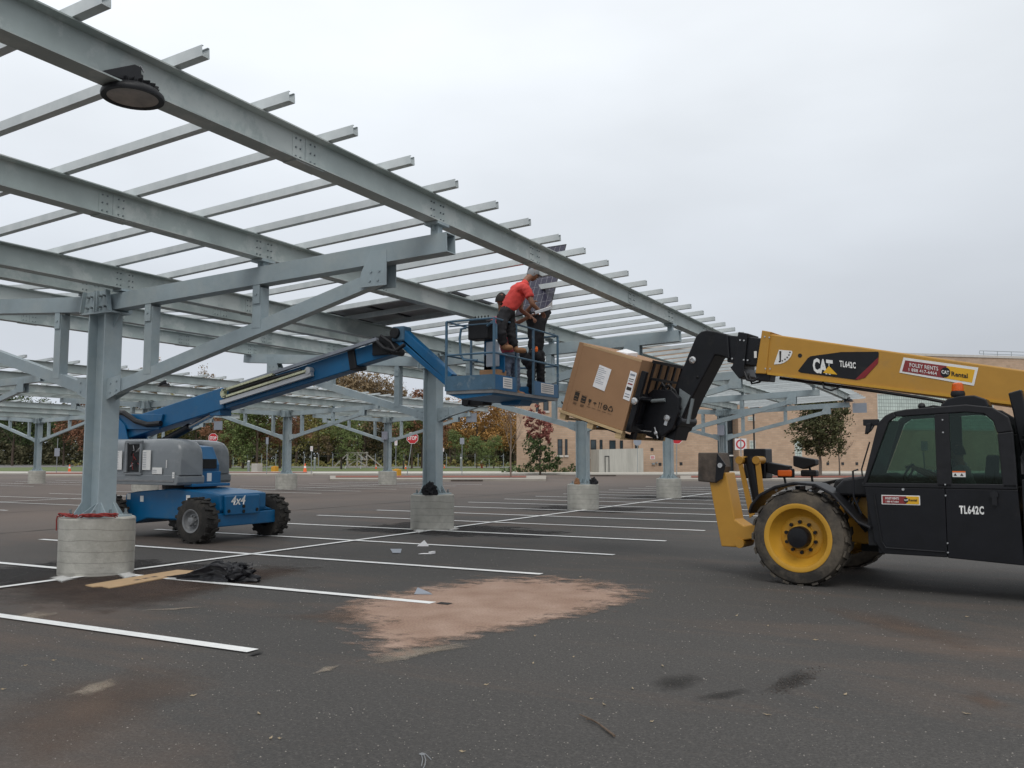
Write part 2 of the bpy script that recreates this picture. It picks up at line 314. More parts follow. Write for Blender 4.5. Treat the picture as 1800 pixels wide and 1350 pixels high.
M['brick']=brick('tan_brick',(.53,.375,.265),(.45,.31,.215),(.40,.32,.25),.8,.2)
def gridmat(name,c1,mortar,s):
    m=brick(name,c1,tuple(c*.85 for c in c1),mortar,s,s)
    br=[x for x in m.node_tree.nodes if x.type=='TEX_BRICK'][0]; br.offset=0; br.inputs['Mortar Size'].default_value=s*.08
    m.node_tree.nodes['Principled BSDF'].inputs['Roughness'].default_value=.25
    return m
M['gblock']=gridmat('glass_block',(.52,.60,.56),(.24,.27,.26),.42)
def concrete_tube():
    m=mat('footing_concrete',(.36,.35,.31),.85,0,0,3,col2=(.52,.505,.455),cover=((.28,.27,.24),2.2,.55,.8),bump=.35,bscale=25)
    t=m.node_tree; n=t.nodes; l=t.links; b=n['Principled BSDF']
    src=b.inputs['Base Color'].links[0].from_socket
    tcn=n.new('ShaderNodeTexCoord'); wv=n.new('ShaderNodeTexWave'); wv.wave_type='BANDS'; wv.bands_direction='Z'; wv.inputs['Scale'].default_value=2.1; wv.inputs['Distortion'].default_value=1.8; wv.inputs['Detail'].default_value=2; wv.inputs['Detail Scale'].default_value=.8
    mpn=n.new('ShaderNodeMapping'); mpn.inputs['Rotation'].default_value=(.09,.05,0); l.new(tcn.outputs['Object'],mpn.inputs[0]); l.new(mpn.outputs[0],wv.inputs[0])
    mr=n.new('ShaderNodeMapRange'); mr.inputs[1].default_value=.0; mr.inputs[2].default_value=.035; mr.inputs[3].default_value=.74; mr.inputs[4].default_value=1; l.new(wv.outputs[1],mr.inputs[0])
    vs=n.new('ShaderNodeVectorMath'); vs.operation='SCALE'; l.new(src,vs.inputs[0]); l.new(mr.outputs[0],vs.inputs['Scale']); l.new(vs.outputs[0],b.inputs['Base Color'])
    return m
M['concrete']=concrete_tube()
def text_mesh(s,size,right,up,pos,material,name,parent,bold=0.,xs=1.,align='LEFT',thick=.002,shear=0,sp=1.0):
    cu=bpy.data.curves.new(name,'FONT'); cu.body=s; cu.size=size; cu.offset=bold; cu.align_x=align; cu.resolution_u=2; cu.space_character=sp; cu.shear=shear
    to=bpy.data.objects.new('tmp',cu); COL.objects.link(to); bpy.context.view_layer.update()
    me=bpy.data.meshes.new_from_object(to); bpy.data.objects.remove(to)
    R_=V(right).normalized(); U=V(up).normalized(); Nn=R_.cross(U); pos=V(pos)-(WL[parent.name] if parent is not None else V((0,0,0)))
    for v in me.vertices:
        c=v.co.copy(); v.co=pos+R_*c.x*xs+U*c.y+Nn*thick
    me.materials.clear(); me.materials.append(material); me.name=name
    o=bpy.data.objects.new(name,me); COL.objects.link(o)
    if parent is not None: o.parent=parent; WL[o.name]=WL[parent.name]
    return o
# ============================================================ GROUND
g=MB(); g.add([(-700,-60,0),(500,-60,0),(500,700,0),(-700,700,0)],[(0,1,2,3)])
structure(g.build('parking_lot',M['asphalt'],origin=(0,0,0)))
def sheet(name,pts,material,z,kind='structure',h=0):
    b=MB(); n=len(pts)
    if h: b.prism([(p[0],p[1]) for p in pts],0,h,lambda u,w_,v:V((u,v,w_)))
    else: b.add([(p[0],p[1],z) for p in pts],[tuple(range(n))])
    o=b.build(name,material); o['kind']=kind; return o
# far lawn, road and walk (the flat land beyond the lot)
lawn=[G(x,828.5) for x in (-700,0,400,900,1190,1400,2600)]+[G(2900,806.3),G(900,806.3),G(-1100,806.3)]
sheet('lawn',lawn,M['grass'],.02)
rd=[G(-900,815.5),G(150,817.5),G(400,819),G(560,820.5),G(900,820.6),G(900,822.6),G(560,822.6),G(400,821.4),G(150,821.0),G(-900,829)]
sheet('road',rd,mat('grey_road',(.17,.165,.16),.9,0,.1,.3),.026)
wk=[G(-200,829.5),G(160,831.5),G(560,831),G(900,830.2),G(1200,832),G(1290,829.6),G(1500,829.4),G(2600,829.4),G(2600,833.5),G(1440,834.2),G(1210,835.2),G(900,834.0),G(560,833.8),G(160,834.2),G(-200,832)]
sheet('sidewalk',wk,M['walk'],0,h=.13)
# kerbed islands
def island(name,xs,ytop,ybot,rag):
    t=[G(x,ytop) for x in xs]; bt=[G(x,ybot) for x in xs[::-1]]
    sheet('kerb_island',t+bt,M['kerb'],0,h=.14)
    sheet('mulch_bed',[p+V((0,0,0)) for p in [G(x,ytop+.9) for x in rag]+[G(x,ybot-2.6) for x in rag[::-1]]],M['mulch'],.17,'stuff')
island('a',(580,620,700,860,940,960),839.0,845.6,(590,700,860,925))
island('b',(385,420,520,550),831.8,836.4,(395,450,540))
island('c',(62,90,146,200),832.5,838.5,(70,100,190))
island('d',(1196,1240,1500,1900),839.0,845.8,(1215,1400,1800))
# painted lines
ln=MB()
XE=-5.53; XC=-11.28; XW=-16.75; Y0,BAY=8.44,8.78
def stripe(x0,x1,y,wd=.14,dy=0): ln.add([(x0,y-wd/2,.0125),(x1,y-wd/2+dy,.0125),(x1,y+wd/2+dy,.0125),(x0,y+wd/2,.0125)],[(0,1,2,3)])
sy=[5.68+2.787*i for i in range(16)]
for i,y in enumerate(sy): stripe(XW,XE,y,.14)
def cl(x,y0,y1,wd=.12): ln.add([(x-wd/2,y0,.0165),(x+wd/2,y0,.0165),(x+wd/2,y1,.0165),(x-wd/2,y1,.0165)],[(0,1,2,3)])
cl(-11.02,-4,50)
for r_,xc in enumerate((-32.3,-53.4)):
    for i in range(22):
        y=8+2.95*i
        if y<47: stripe(xc-5.5,xc+5.5,y,.11)
    cl(xc+.2,4,48,.11)
structure(ln.build('parking_lines',M['white_paint'],origin=(0,0,0)))
def blob(name,pts,material,z,kind='stuff',label=None,rings=7,outer=1.5):
    """irregular flat patch with an 'edge' attribute: 1 in the middle, 0 at the rim"""
    c=sum((V(p) for p in pts),V((0,0,0)))/len(pts); b=[]; n=len(pts); vs=[V((c.x,c.y,z))]; ed=[1.]
    fs=[]
    for k in range(1,rings+1):
        t=k/rings*outer
        for p in pts: vs.append(V((c.x+(p[0]-c.x)*t,c.y+(p[1]-c.y)*t,z))); ed.append(1-t/outer)
    for i in range(n): fs.append((0,1+i,1+(i+1)%n))
    for k in range(rings-1):
        for i in range(n): fs.append((1+k*n+i,1+(k+1)*n+i,1+(k+1)*n+(i+1)%n,1+k*n+(i+1)%n))
    me=bpy.data.meshes.new(name); og=V((c.x,c.y,z)); me.from_pydata([v-og for v in vs],[],fs)
    at=me.attributes.new('edge','FLOAT','POINT')
    for i,v in enumerate(ed): at.data[i].value=v
    me.materials.append(material); o=bpy.data.objects.new(name,me); COL.objects.link(o); o.location=og; o['kind']=kind; return o
clay=stain('red_clay_dust',(.36,.24,.18),3.6,.70,.93,1,(.85,1.05,1),.96,col2=(.50,.36,.285))
blob('clay_dust_patch',[G(*p) for p in [(600,1075),(645,1055),(720,1040),(800,1026),(880,1018),(970,1017),(1060,1026),(1112,1042),(1095,1058),(1040,1075),(985,1085),(930,1097),(860,1112),(790,1128),(720,1142),(665,1150),(655,1120),(640,1095)]],clay,.0085,outer=1.4)
pale=stain('pale_dust',(.33,.27,.21),9,.86,1.25,1,(.7,1.6,1),.6,col2=(.45,.39,.32))
for pts in ([(545,1188),(570,1172),(600,1170),(585,1180)],[(640,1158),(690,1142),(760,1135),(830,1128),(840,1136),(760,1150),(700,1166),(650,1170)],[(-10,1090),(60,1075),(120,1078),(60,1092)],[(110,1225),(150,1205),(205,1190),(215,1205),(160,1225)],[(230,1075),(330,1068),(380,1066),(300,1074)]):
    blob('dust_streak',[G(*p) for p in pts],pale,.0075)
br2=stain('brown_dust',(.13,.09,.07),2.6,.66,1.4,1,(.8,1.3,1),.5,col2=(.20,.14,.105))
for pts in ([(20,1040),(140,1010),(300,1000),(440,1000),(530,1003),(470,1020),(380,1035),(230,1060),(120,1058)],[(-60,1300),(60,1220),(230,1180),(330,1180),(360,1210),(240,1260),(80,1330)],[(500,1085),(640,1065),(700,1080),(600,1100)],[(1440,1070),(1560,1080),(1700,1120),(1700,1140),(1560,1110)],[(1690,1225),(1720,1215),(1770,1240),(1740,1248)]):
    blob('brown_dust_wash',[G(*p) for p in pts],br2,.0068)
fresh=stain('fresh_asphalt',(.036,.034,.034),2.5,.75,.88,1,(1,1,1),.8,col2=(.05,.047,.046))
for n_ in range(4):
    y=Y0+n_*BAY; blob('fresh_asphalt_patch',[(XC-1.5,y-1.25,0),(XC+.2,y-1.35,0),(XC+1.7,y-1.2,0),(XC+1.6,y+.2,0),(XC+1.65,y+1.3,0),(XC,y+1.3,0),(XC-1.6,y+1.3,0),(XC-1.55,y,0)],fresh,.0035)
    if n_==1: blob('fresh_asphalt_patch',[(-11.3,16.2,0),(-8.3,16.3,0),(-8.2,17.9,0),(-11.2,18.0,0)],fresh,.0036)
soil=stain('worked_soil',(.060,.043,.036),2.2,.62,1.1,1,(.8,1.4,1),.85,col2=(.10,.068,.052))
blob('worked_soil_patch',[G(*p) for p in [(60,1030),(110,1022),(240,1018),(330,1008),(440,1000),(520,1003),(460,1014),(390,1030),(300,1052),(210,1066),(110,1056),(60,1046)]],soil,.0072)
wet=stain('oil_stain',(.036,.034,.032),6,.60,1.4,1,(1,1,1),.6)
for pts in ([(1150,1200),(1175,1190),(1215,1188),(1230,1196),(1200,1212),(1165,1214)],[(1228,1226),(1260,1218),(1300,1213),(1312,1218),(1280,1228),(1240,1231)],[(1345,1215),(1375,1192),(1400,1180),(1430,1188),(1420,1200),(1385,1214)]):
    blob('oil_stain',[G(*p) for p in pts],wet,.0062)
tp=MB(); 
for c,sz in (((781,1062.5),(.16,.11)),((450,1151),(.05,.12))):
    p=G(*c); tp.add([(p.x-sz[0]/2,p.y-sz[1]/2,.0142),(p.x+sz[0]/2,p.y-sz[1]/2,.0142),(p.x+sz[0]/2,p.y+sz[1]/2,.0142),(p.x-sz[0]/2,p.y+sz[1]/2,.0142)],[(0,1,2,3)])
tp.build('asphalt_seal_patch',M['tape'])['kind']='stuff'

# grit and small leaves scattered on the asphalt near the viewer
gr=MB(); rr=random.Random(3)
for i in range(4200):
    d=2.6+rr.random()**1.6*13; a=rr.uniform(-.62,.62)-YAW*-1
    x=-sin(a)*d; y=cos(a)*d; s=rr.uniform(.0025,.007)*(1+d*.04); h=s*.7; k=rr.random()*pi
    gr.add([(x+s*cos(k+j*2*pi/3),y+s*sin(k+j*2*pi/3),.001) for j in range(3)]+[(x,y,.001+h)],[(0,1,3),(1,2,3),(2,0,3)])
gr.build('grit',mat('pale_grit',(.27,.25,.225),.9,0,.35,60))['kind']='stuff'

# ============================================================ FOOTINGS
FR=.505; FH=.80
def footing(X,Y,label,group,n=48,r=FR,square=False):
    b=MB(); pr=[(r*.99,-.02),(r,.02),(r,FH-.02),(r-.02,FH)]
    b.lathe(pr,(X,Y,0),(0,0,1),n)
    o=b.build('concrete_footing',M['concrete'],smooth=True,origin=(X,Y,0)); tag(o,label,'footing',group); return o
# ============================================================ CANOPY
SL=.055
def zb(dx): return 4.06+abs(dx)*SL        # underside of the beams over the arms
def canopy(X0,Ys,beams,ybeam,purl,label,detail,zoff=0):
    """X0: column line; beams: offsets from the column line; purl: list of (side, x_in, x_out, [ys])"""
    T=thing('solar_canopy',label,'canopy',(X0,Ys[0],0))
    Z=zoff
    for Y in Ys:
        # column: wide flange section, flanges facing +-X
        d,bf,tf,tw=.37,.29,.024,.016
        zt=3.74+Z; z0=FH+.03
        c=MB()
        c.bx(X0-d/2,X0-d/2+tf,Y-bf/2,Y+bf/2,z0,zt); c.bx(X0+d/2-tf,X0+d/2,Y-bf/2,Y+bf/2,z0,zt); c.bx(X0-d/2+tf,X0+d/2-tf,Y-tw/2,Y+tw/2,z0,zt)
        col=c.build('column',M['steel'],T)
        c=MB(); c.bx(X0-.32,X0+.32,Y-.32,Y+.32,FH,FH+.03)
        c.build('base_plate',M['steel'],col)
        for sx_ in (-1,1):
            for yy in (-.1,.1):
                c=MB(); c.prism([(X0+sx_*d/2,FH+.032),(X0+sx_*(d/2+.12),FH+.032),(X0+sx_*(d/2+.12),FH+.05),(X0+sx_*d/2,FH+.21)],Y+yy-.007,Y+yy+.007,lambda u,w_,v:V((u,w_,v))); c.build('gusset',M['steel'],col)
            for xx in (-.176,.0,.176):
                c=MB(); c.prism([(Y+sx_*(bf/2 if xx else tw/2),FH+.032),(Y+sx_*(bf/2+.12),FH+.032),(Y+sx_*(bf/2+.12),FH+.05),(Y+sx_*(bf/2 if xx else tw/2),FH+.21)],X0+xx-.007,X0+xx+.007,lambda u,w_,v:V((w_,u,v))); c.build('gusset',M['steel'],col)
        if detail:
            for ax in (-.26,.26):
                for ay in (-.26,0,.26):
                    c=MB(); c.cyl((X0+ax,Y+ay,FH+.03),(X0+ax,Y+ay,FH+.11),.018,n=8); c.cyl((X0+ax,Y+ay,FH+.03),(X0+ax,Y+ay,FH+.06),.032,n=6)
                    c.build('anchor_bolt',M['bolt'],col)
        # cap
        c=MB(); c.bx(X0-.33,X0+.33,Y-.17,Y+.17,zt,zt+.025)
        for yy in (-.14,.14):
            for s_ in (-1,1):
                c.prism([(X0+s_*.02,zt+.027),(X0+s_*.30,zt+.027),(X0+s_*.24,zt+.33),(X0+s_*.03,zt+.33)],Y+yy-.006,Y+yy+.006,lambda u,w_,v:V((u,w_,v)))
                c.prism([(X0+s_*.30,zt+.027),(X0+s_*.315,zt+.027),(X0+s_*.255,zt+.33),(X0+s_*.24,zt+.33)],Y+yy,Y+(yy-.07 if yy<0 else yy+.07),lambda u,w_,v:V((u,w_,v)))
                c.prism([(X0+s_*.02,zt+.027),(X0+s_*.035,zt+.027),(X0+s_*.035,zt+.33),(X0+s_*.02,zt+.33)],Y+yy,Y+(yy-.05 if yy<0 else yy+.05),lambda u,w_,v:V((u,w_,v)))
        for s_ in (-1,1):   # stiffeners below the cap
            c.prism([(X0+s_*d/2,zt-.2),(X0+s_*.31,zt-.002),(X0+s_*d/2,zt-.002)],Y-.006,Y+.006,lambda u,w_,v:V((u,w_,v)))
        c.build('cap_bracket',M['steel'],col)
        c=MB()
        if detail:
            for s_ in (-1,1):
                for a,bz in ((.09,.09),(.09,.25),(.2,.09),(.18,.25)):
                    c=MB(); c.cyl((X0+s_*a,Y-.20,zt+bz),(X0+s_*a,Y-.125,zt+bz),.017,n=6)
                    c.build('bolt',M['bolt'],col)
        for s_ in (-1,1):
            L=5.98
            p0=V((X0+s_*.06,Y,zt+.155)); AS=.038 if s_>0 else .068; p1=V((X0+s_*L,Y,zt+.155+AS*(L-.06)))
            c=MB(); hw,hh,t=.095,.115,.012
            dr=(p1-p0).normalized(); up=V((0,1,0)).cross(dr); up=up if up.z>0 else -up
            # hollow rectangular tube, open at the tip
            o_=[(-hw,-hh),(hw,-hh),(hw,hh),(-hw,hh)]; i_=[(-hw+t,-hh+t),(hw-t,-hh+t),(hw-t,hh-t),(-hw+t,hh-t)]
            Yv=V((0,1,0)); vs=[p+Yv*a+up*b_ for p in (p0,p1) for a,b_ in o_]+[p+Yv*a+up*b_ for p in (p1-dr*1.2,p1) for a,b_ in i_]
            c.add(vs,[(0,1,2,3)]+[(i,(i+1)%4,4+(i+1)%4,4+i) for i in range(4)]+[(8,9,10,11)]+[(8+i,8+(i+1)%4,12+(i+1)%4,12+i) for i in range(4)]+[(4+i,4+(i+1)%4,12+(i+1)%4,12+i) for i in range(4)])
            arm=c.build('arm',M['steel'],T)
            # brace
            q0=V((X0+s_*(d/2+.02),Y,2.62+Z)); q1=V((X0+s_*5.0,Y,zt+.155+AS*5.0-.27))
            c=MB(); db=(q1-q0).normalized(); c.bar(q0+db*.05,q1,.13,.17); brc=c.build('brace',M['steel'],T)
            for yy in (-.082,.072):
                c=MB(); c.prism([(q0.x-s_*.02,q0.z-.14),(q0.x+s_*.27,q0.z-.03),(q0.x+s_*.27,q0.z+.21),(q0.x-s_*.02,q0.z+.17)],Y+yy,Y+yy+.01,lambda u,w_,v:V((u,w_,v)))
                ta=zt+.155+AS*5.0
                if detail:
                    for bx_,bz in ((.06,-.03),(.06,.10),(.19,.0),(.19,.13)): c.cyl((q0.x+s_*bx_,Y+(yy-.012 if yy<0 else yy+.002),q0.z+bz),(q0.x+s_*bx_,Y+yy+(.008 if yy<0 else .022),q0.z+bz),.017,n=6)
                c.build('brace_bracket',M['steel'],brc); c=MB()
                c.prism([(q1.x-s_*.24,q1.z-.12),(q1.x+s_*.14,q1.z-.12),(q1.x+s_*.14,ta+.04),(q1.x-s_*.10,ta+.04),(q1.x-s_*.24,q1.z+.05)],Y+(yy-.02 if yy<0 else yy+.02),Y+(yy-.01 if yy<0 else yy+.03),lambda u,w_,v:V((u,w_,v)))
                if detail:
                    for bx_,bz in ((-.1,-.05),(.02,-.05),(-.08,.06),(.04,.06)): c.cyl((q1.x+s_*bx_,Y+yy+(-.035 if yy<0 else .015),q1.z+bz),(q1.x+s_*bx_,Y+yy+(-.012 if yy<0 else .045),q1.z+bz),.015,n=6)
                c.build('brace_bracket',M['steel'],brc)
            # struts
            for dx in (1.0,3.05):
                x=X0+s_*dx; zl=q0.z+(q1.z-q0.z)*(dx-.2)/4.8; zh=zt+.155+AS*dx-.125
                c=MB(); c.bx(x-.075,x+.075,Y-.07,Y+.07,zl,zh-.03); st=c.build('strut',M['steel'],T)
                for yy in (-.088,.076):
                    c=MB(); c.bx(x-.06,x+.06,Y+yy,Y+yy+.01,zh-.24,zh+.03)
                    if detail: c.cyl((x,Y+yy-.012,zh-.12),(x,Y+yy+.022,zh-.12),.018,n=6)
                    c.build('strut_plate',M['steel'],st)
    # beams
    hb=.30; fw=.19; tf=.012; tw=.009
    sec=[(-fw/2,0),(fw/2,0),(fw/2,tf),(tw/2,tf+.004),(tw/2,hb-tf-.004),(fw/2,hb-tf),(fw/2,hb),(-fw/2,hb),(-fw/2,hb-tf),(-tw/2,hb-tf-.004),(-tw/2,tf+.004),(-fw/2,tf)]
    for dx in beams:
        z=zb(dx)+Z; x=X0+dx
        c=MB(); c.sweep(sec,(x,ybeam[0],z),(x,ybeam[1],z)); bmo=c.build('beam',M['beam'],T)
        for Y in Ys:
            AS=.038 if dx>0 else .068; za=3.74+Z+.155+.125+AS*(abs(dx)-.06)
            c=MB(); c.bx(x-.10,x+.10,Y-.12,Y+.12,z-.035,z-.003); c.bx(x-.05,x+.05,Y-.05,Y+.05,za+.001,z-.036) if z-.04>za else None
            # clip angle on the arm
            c.prism([(Y-.10,z+.0),(Y+.10,z+.0),(Y+.06,z-.10),(Y-.06,z-.10)],x-.01,x+.01,lambda u,w_,v:V((w_,u,v)))
            c.build('bearing_plate',M['steel'],bmo)
            for yo,gap in ((-2.28,1),(2.55,1),(0,0)):
                yc=Y+yo
                if not ybeam[0]+.3<yc<ybeam[1]-.3: continue
                if gap:
                    c=MB(); c.bx(x-.009,x+.009,yc-.17,yc+.17,z+.04,z+hb-.04); sp=c.build('splice_plate',M['beam'],bmo)
                    c=MB(); c.bx(x-.08,x+.08,yc-.2,yc+.2,z-.012,z-.001); c.build('flange_plate',M['beam'],bmo)
                if detail:
                    c=MB()
                    if gap: c.bx(x-.0095,x+.0095,yc-.003,yc+.003,z+.035,z+hb-.035)
                    for yy in (-.13,-.07,.07,.13):
                        for zz in (.06,.145,.23):
                            c.cyl((x-.02,yc+yy,z+zz),(x+.02,yc+yy,z+zz),.0095,n=6)
                    c.build('bolt_group',M['bolt'],bmo)
    # purlins: lipped channel, open upwards
    hw,hh,t=.038,.088,.004
    ps=[(-hw,0),(hw,0),(hw,hh),(hw-.018,hh),(hw-.018,hh-t),(hw-t,hh-t),(hw-t,t),(-hw+t,t),(-hw+t,hh-t),(-hw+.018,hh-t),(-hw+.018,hh),(-hw,hh)]
    for s_,xi,xo,ys in purl:
        zi=4.06+hb+.004+Z
        first=None
        for y in ys:
            if first is None:
                c=MB(); c.sweep(ps,(X0+s_*xi,y,zi+xi*SL),(X0+s_*xo,y,zi+xo*SL)); first=c.build('purlin',M['purlin'],T); y00=y
            else:
                q=first.copy(); q.location=(0,y-y00,0); COL.objects.link(q); q.parent=T
    return T
YsA=[Y0+BAY*i for i in range(5)]
offs=(.38,3.08,5.78)
purA=sorted([4.60+1.828*i for i in range(-2,25)]+[5.555+1.822*i for i in range(-2,24)])
canopy(XC,YsA,[s*o for s in (-1,1) for o in offs],(-1.5,45.0),[(1,.15,6.17,purA),(-1,.15,6.17,[y for y in purA if 3<y<46])],'nearest grey steel solar canopy reaching overhead from the upper left, workers under it',True)
fl=['ringed concrete footing with red cord on its rim under the nearest column','concrete footing with a black bag on its top, second in the near row','concrete footing under the column directly below the tilted cardboard box','concrete footing under the column left of the yellow stabiliser','concrete footing of the farthest near-row column, behind the yellow stabiliser']
for Y,l in zip(YsA,fl): footing(XC,Y,l,'round concrete footings of the near canopy row')
YsB=[17.5,26.45,35.3,44.25]
XB=-32.3
purB=[12.2+1.83*i+k for i in range(19) for k in (0,.93)]
canopy(XB,YsB,[s*o for s in (-1,1) for o in offs],(11.5,46.6),[(1,.15,6.17,purB[:48]),(-1,.15,6.17,purB[:48])],'middle row grey steel solar canopy beyond the blue boom lift',False,zoff=.06)
fb=['concrete footing beyond the left edge of the blue lift, middle row','concrete footing half hidden behind the blue lift body','concrete footing of the middle row right of the blue lift wheels','concrete footing left of the leaning red stop sign, middle row']
for Y,l in zip(YsB,fb): footing(XB,Y,l,'round concrete footings of the middle canopy row',r=.56)
XD=-53.4
canopy(XD,[26.5,35.4,44.3],[s*o for s in (-1,1) for o in offs],(20,47),[(1,.15,6.17,[21+1.83*i for i in range(14)]),(-1,.15,6.17,[21+1.83*i for i in range(14)])],'farthest grey steel solar canopy at the left, in front of the dark woods',False,zoff=.1)
for i,Y in enumerate([26.5,35.4,44.3]): footing(XD,Y,['concrete footing at the far left edge, farthest row','concrete footing left of the leaning sign at far left','concrete footing of the farthest row hidden behind the grey lift cowl','concrete footing of the farthest row behind the blue lift boom','last concrete footing of the farthest row'][i],'round concrete footings of the far canopy row')
# ============================================================ SCHOOL-LIKE BRICK BUILDING
BO=G(908,832); bd_=(CM.r*.975+V((CM.f.x,CM.f.y,0)).normalized()*.22).normalized(); bn_=V((bd_.y,-bd_.x,0))   # bn_ points at the viewer
if bn_.dot(BO)>0: bn_=-bn_
def BF(x,y,off=0.):     # survey onto the facade: (along, z)
    d=CM.r*(x-900)/FPX+CM.u*(675-y)/FPX+CM.f; P0=BO+bn_*off-V((0,0,1.65)); t=P0.dot(bn_)/d.dot(bn_); p=d*t+V((0,0,1.65)); return ((p-BO).dot(bd_),p.z)
def BX(s_,o_,z): return BO+bd_*s_+bn_*o_+V((0,0,z))
Bd=thing('brick_building','long tan brick building with flat roof, glass block panels and narrow windows behind the canopies','building',BX(20,0,0))
s1=BF(1112,830)[0]; zl=BF(1000,668)[1]; zr=BF(1621,626)[1]; s2=BF(2400,830)[0]
rec=(BF(1260,800)[0],BF(1297,800)[0]); zrec=BF(1280,704)[1]
b=MB(); b.prism([(0,0),(s1,0),(s1,-24),(9.5,-24)],0,zl,lambda u,w_,v:BX(u,v,w_)); b.build('low_wing',M['brick'],Bd)
b=MB()
b.bx(s1,rec[0],-30,.25,0,zr,BX); b.bx(rec[1],s2,-30,.25,0,zr,BX); b.bx(rec[0],rec[1],-30,.25,zrec,zr,BX); b.bx(rec[0],rec[1],-30,-1.2,0,zrec,BX)
b.build('wall',M['brick'],Bd)
b=MB(); b.prism([(-.1,.12),(s1-.02,.12),(s1-.02,-24),(9.3,-24)],zl+.003,zl+.28,lambda u,w_,v:BX(u,v,w_)); b.build('coping',M['sill'],Bd)
b=MB(); b.bx(s1-.1,s2,-30.1,.36,zr+.003,zr+.28,BX); b.build('coping',M['sill'],Bd)
def window(x0,x1,y0,y1,off,sill=True,mt='glassd',lights=2):
    a0,z1=BF(x0,y0,off); a1,z0=BF(x1,y1,off)
    b=MB(); t=.07
    b.bx(a0,a0+t,off,off+.06,z0,z1,BX); b.bx(a1-t,a1,off,off+.06,z0,z1,BX); b.bx(a0+t,a1-t,off,off+.06,z1-t,z1,BX); b.bx(a0+t,a1-t,off,off+.06,z0,z0+t,BX)
    if z1-z0>1.4 and mt=='glassd': b.bx(a0+t,a1-t,off,off+.055,(z0+z1)/2-.03,(z0+z1)/2+.03,BX)
    w_=b.build('window',M['dframe'] if mt=='glassd' else M['sill'],Bd)
    b=MB(); b.bx(a0+t*.9,a1-t*.9,off-.02,off+.02,z0+t*.9,z1-t*.9,BX); b.build('pane',M[mt],w_)
    if sill: b=MB(); b.bx(a0-.08,a1+.08,off,off+.14,z0-.22,z0-.003,BX); b.build('sill',M['sill'],w_)
for q in ((980,988.5,772,800),(993,997.5,772,800),(1038,1048,773,803),(1054,1059,773,790),(1071,1082,774,790),(1089.5,1095,774,789),(942,947,703,724),(955,964,703,722),(1000,1009,703,722)): window(*q,0)
for q in ((1116,1122,775,788),(1318,1334,711,718)): window(*q,.25,False)
for q in ((1314,1327,732,740),(1317,1328,774,791),(1396,1410,773,809),(1541,1748,692,757),(1800,2000,692,757)): window(*q,.25,False,'gblock')
a0,_=BF(1262,800,-1.2); a1,_=BF(1294,800,-1.2)
b=MB(); b.bx(rec[0]+.05,rec[1]-.05,-1.19,-1.12,.05,zrec-.1,BX); dr=b.build('curtain_wall',M['glassd'],Bd)
for k in range(4):
    sx_=rec[0]+.1+(rec[1]-rec[0]-.2)*k/3
    b=MB(); b.bx(sx_-.05,sx_+.05,-1.115,-1.02,.05,zrec-.1,BX); b.build('mullion',M['dframe'],dr)
for zz in (2.3,4.6,zrec-.3):
    b=MB(); b.bx(rec[0]+.16,rec[1]-.16,-1.11,-1.04,zz-.05,zz+.05,BX); b.build('transom',M['dframe'],dr)
b=MB(); b.bx(rec[0]+2.0,rec[0]+2.5,-1.0,-.97,1.8,1.95,BX); b.build('door_sign',M['signwhite'],Bd)
for x,y in ((1146,790),(1160,816),(1197,815),(1351,815),(1428,815),(1455,815),(1481,815),(1506,815)):
    a,z=BF(x,y,.25); b=MB(); b.bx(a-.16,a+.16,.252,.30,z-.16,z+.16,BX); b.build('scupper',M['dframe'],Bd)
a,z=BF(1147,804,.25); b=MB(); b.bx(a-.26,a+.26,.252,.27,z-.2,z+.2,BX); nb=b.build('notice',M['signwhite'],Bd)
b=MB(); [b.bx(a-.2,a+.2,.272,.276,z+dz-.03,z+dz+.03,BX) for dz in (-.1,0,.1)]; b.build('notice_print',M['signred'],nb)
a,z=BF(1148,815,.25); b=MB(); b.bx(a-.15,a+.15,.252,.42,z-.1,z+.1,BX); b.cyl(BX(a+.35,.3,z+.1),BX(a+.35,.5,z+.1),.08,n=10); b.build('hose_connection',M['pole'],Bd)
# roof railing
ra,zr2=BF(1740,627); rb=s2
b=MB()
for k in range(14):
    sx_=ra+k*2.0; b.cyl(BX(sx_,-1,zr+.28),BX(sx_,-1,zr+1.0),.035,n=6)
for zz in (.62,1.0): b.cyl(BX(ra,-1,zr+zz),BX(ra+27,-1,zr+zz),.035,n=6)
b.tube([BX(ra,-1,zr+.62),BX(ra-.55,-1,zr+.62),BX(ra-.6,-1,zr+.8),BX(ra-.55,-1,zr+1.0),BX(ra,-1,zr+1.0)],.035,6)
b.build('roof_railing',M['pole'],Bd)
# ramp wall in front
a0,z0=BF(1052,790,3.); a1,z1=BF(1130,788,3.)
b=MB(); b.prism([(a0,0),(a1,0),(a1,z1),(a0,z0)],2.8,3.1,BX); b.bx(a0,a0+.3,.3,2.79,0,z0,BX)
rw=tag(b.build('retaining_wall',M['ccwall']),'pale board-marked concrete ramp wall in front of the narrow windows','wall')
b=MB(); a,z=BF(1067,818,3.1)
for u0,u1,v0,v1 in ((-.25,.25,.9,.98),(-.25,.25,-1.0,-.92),(-.25,-.17,-.92,.9),(.17,.25,-.92,.9)): b.bx(a+u0,a+u1,3.103,3.14,max(.02,z+v0),z+v1,BX)
b.build('metal_frame_fitting',M['dframe'],rw)
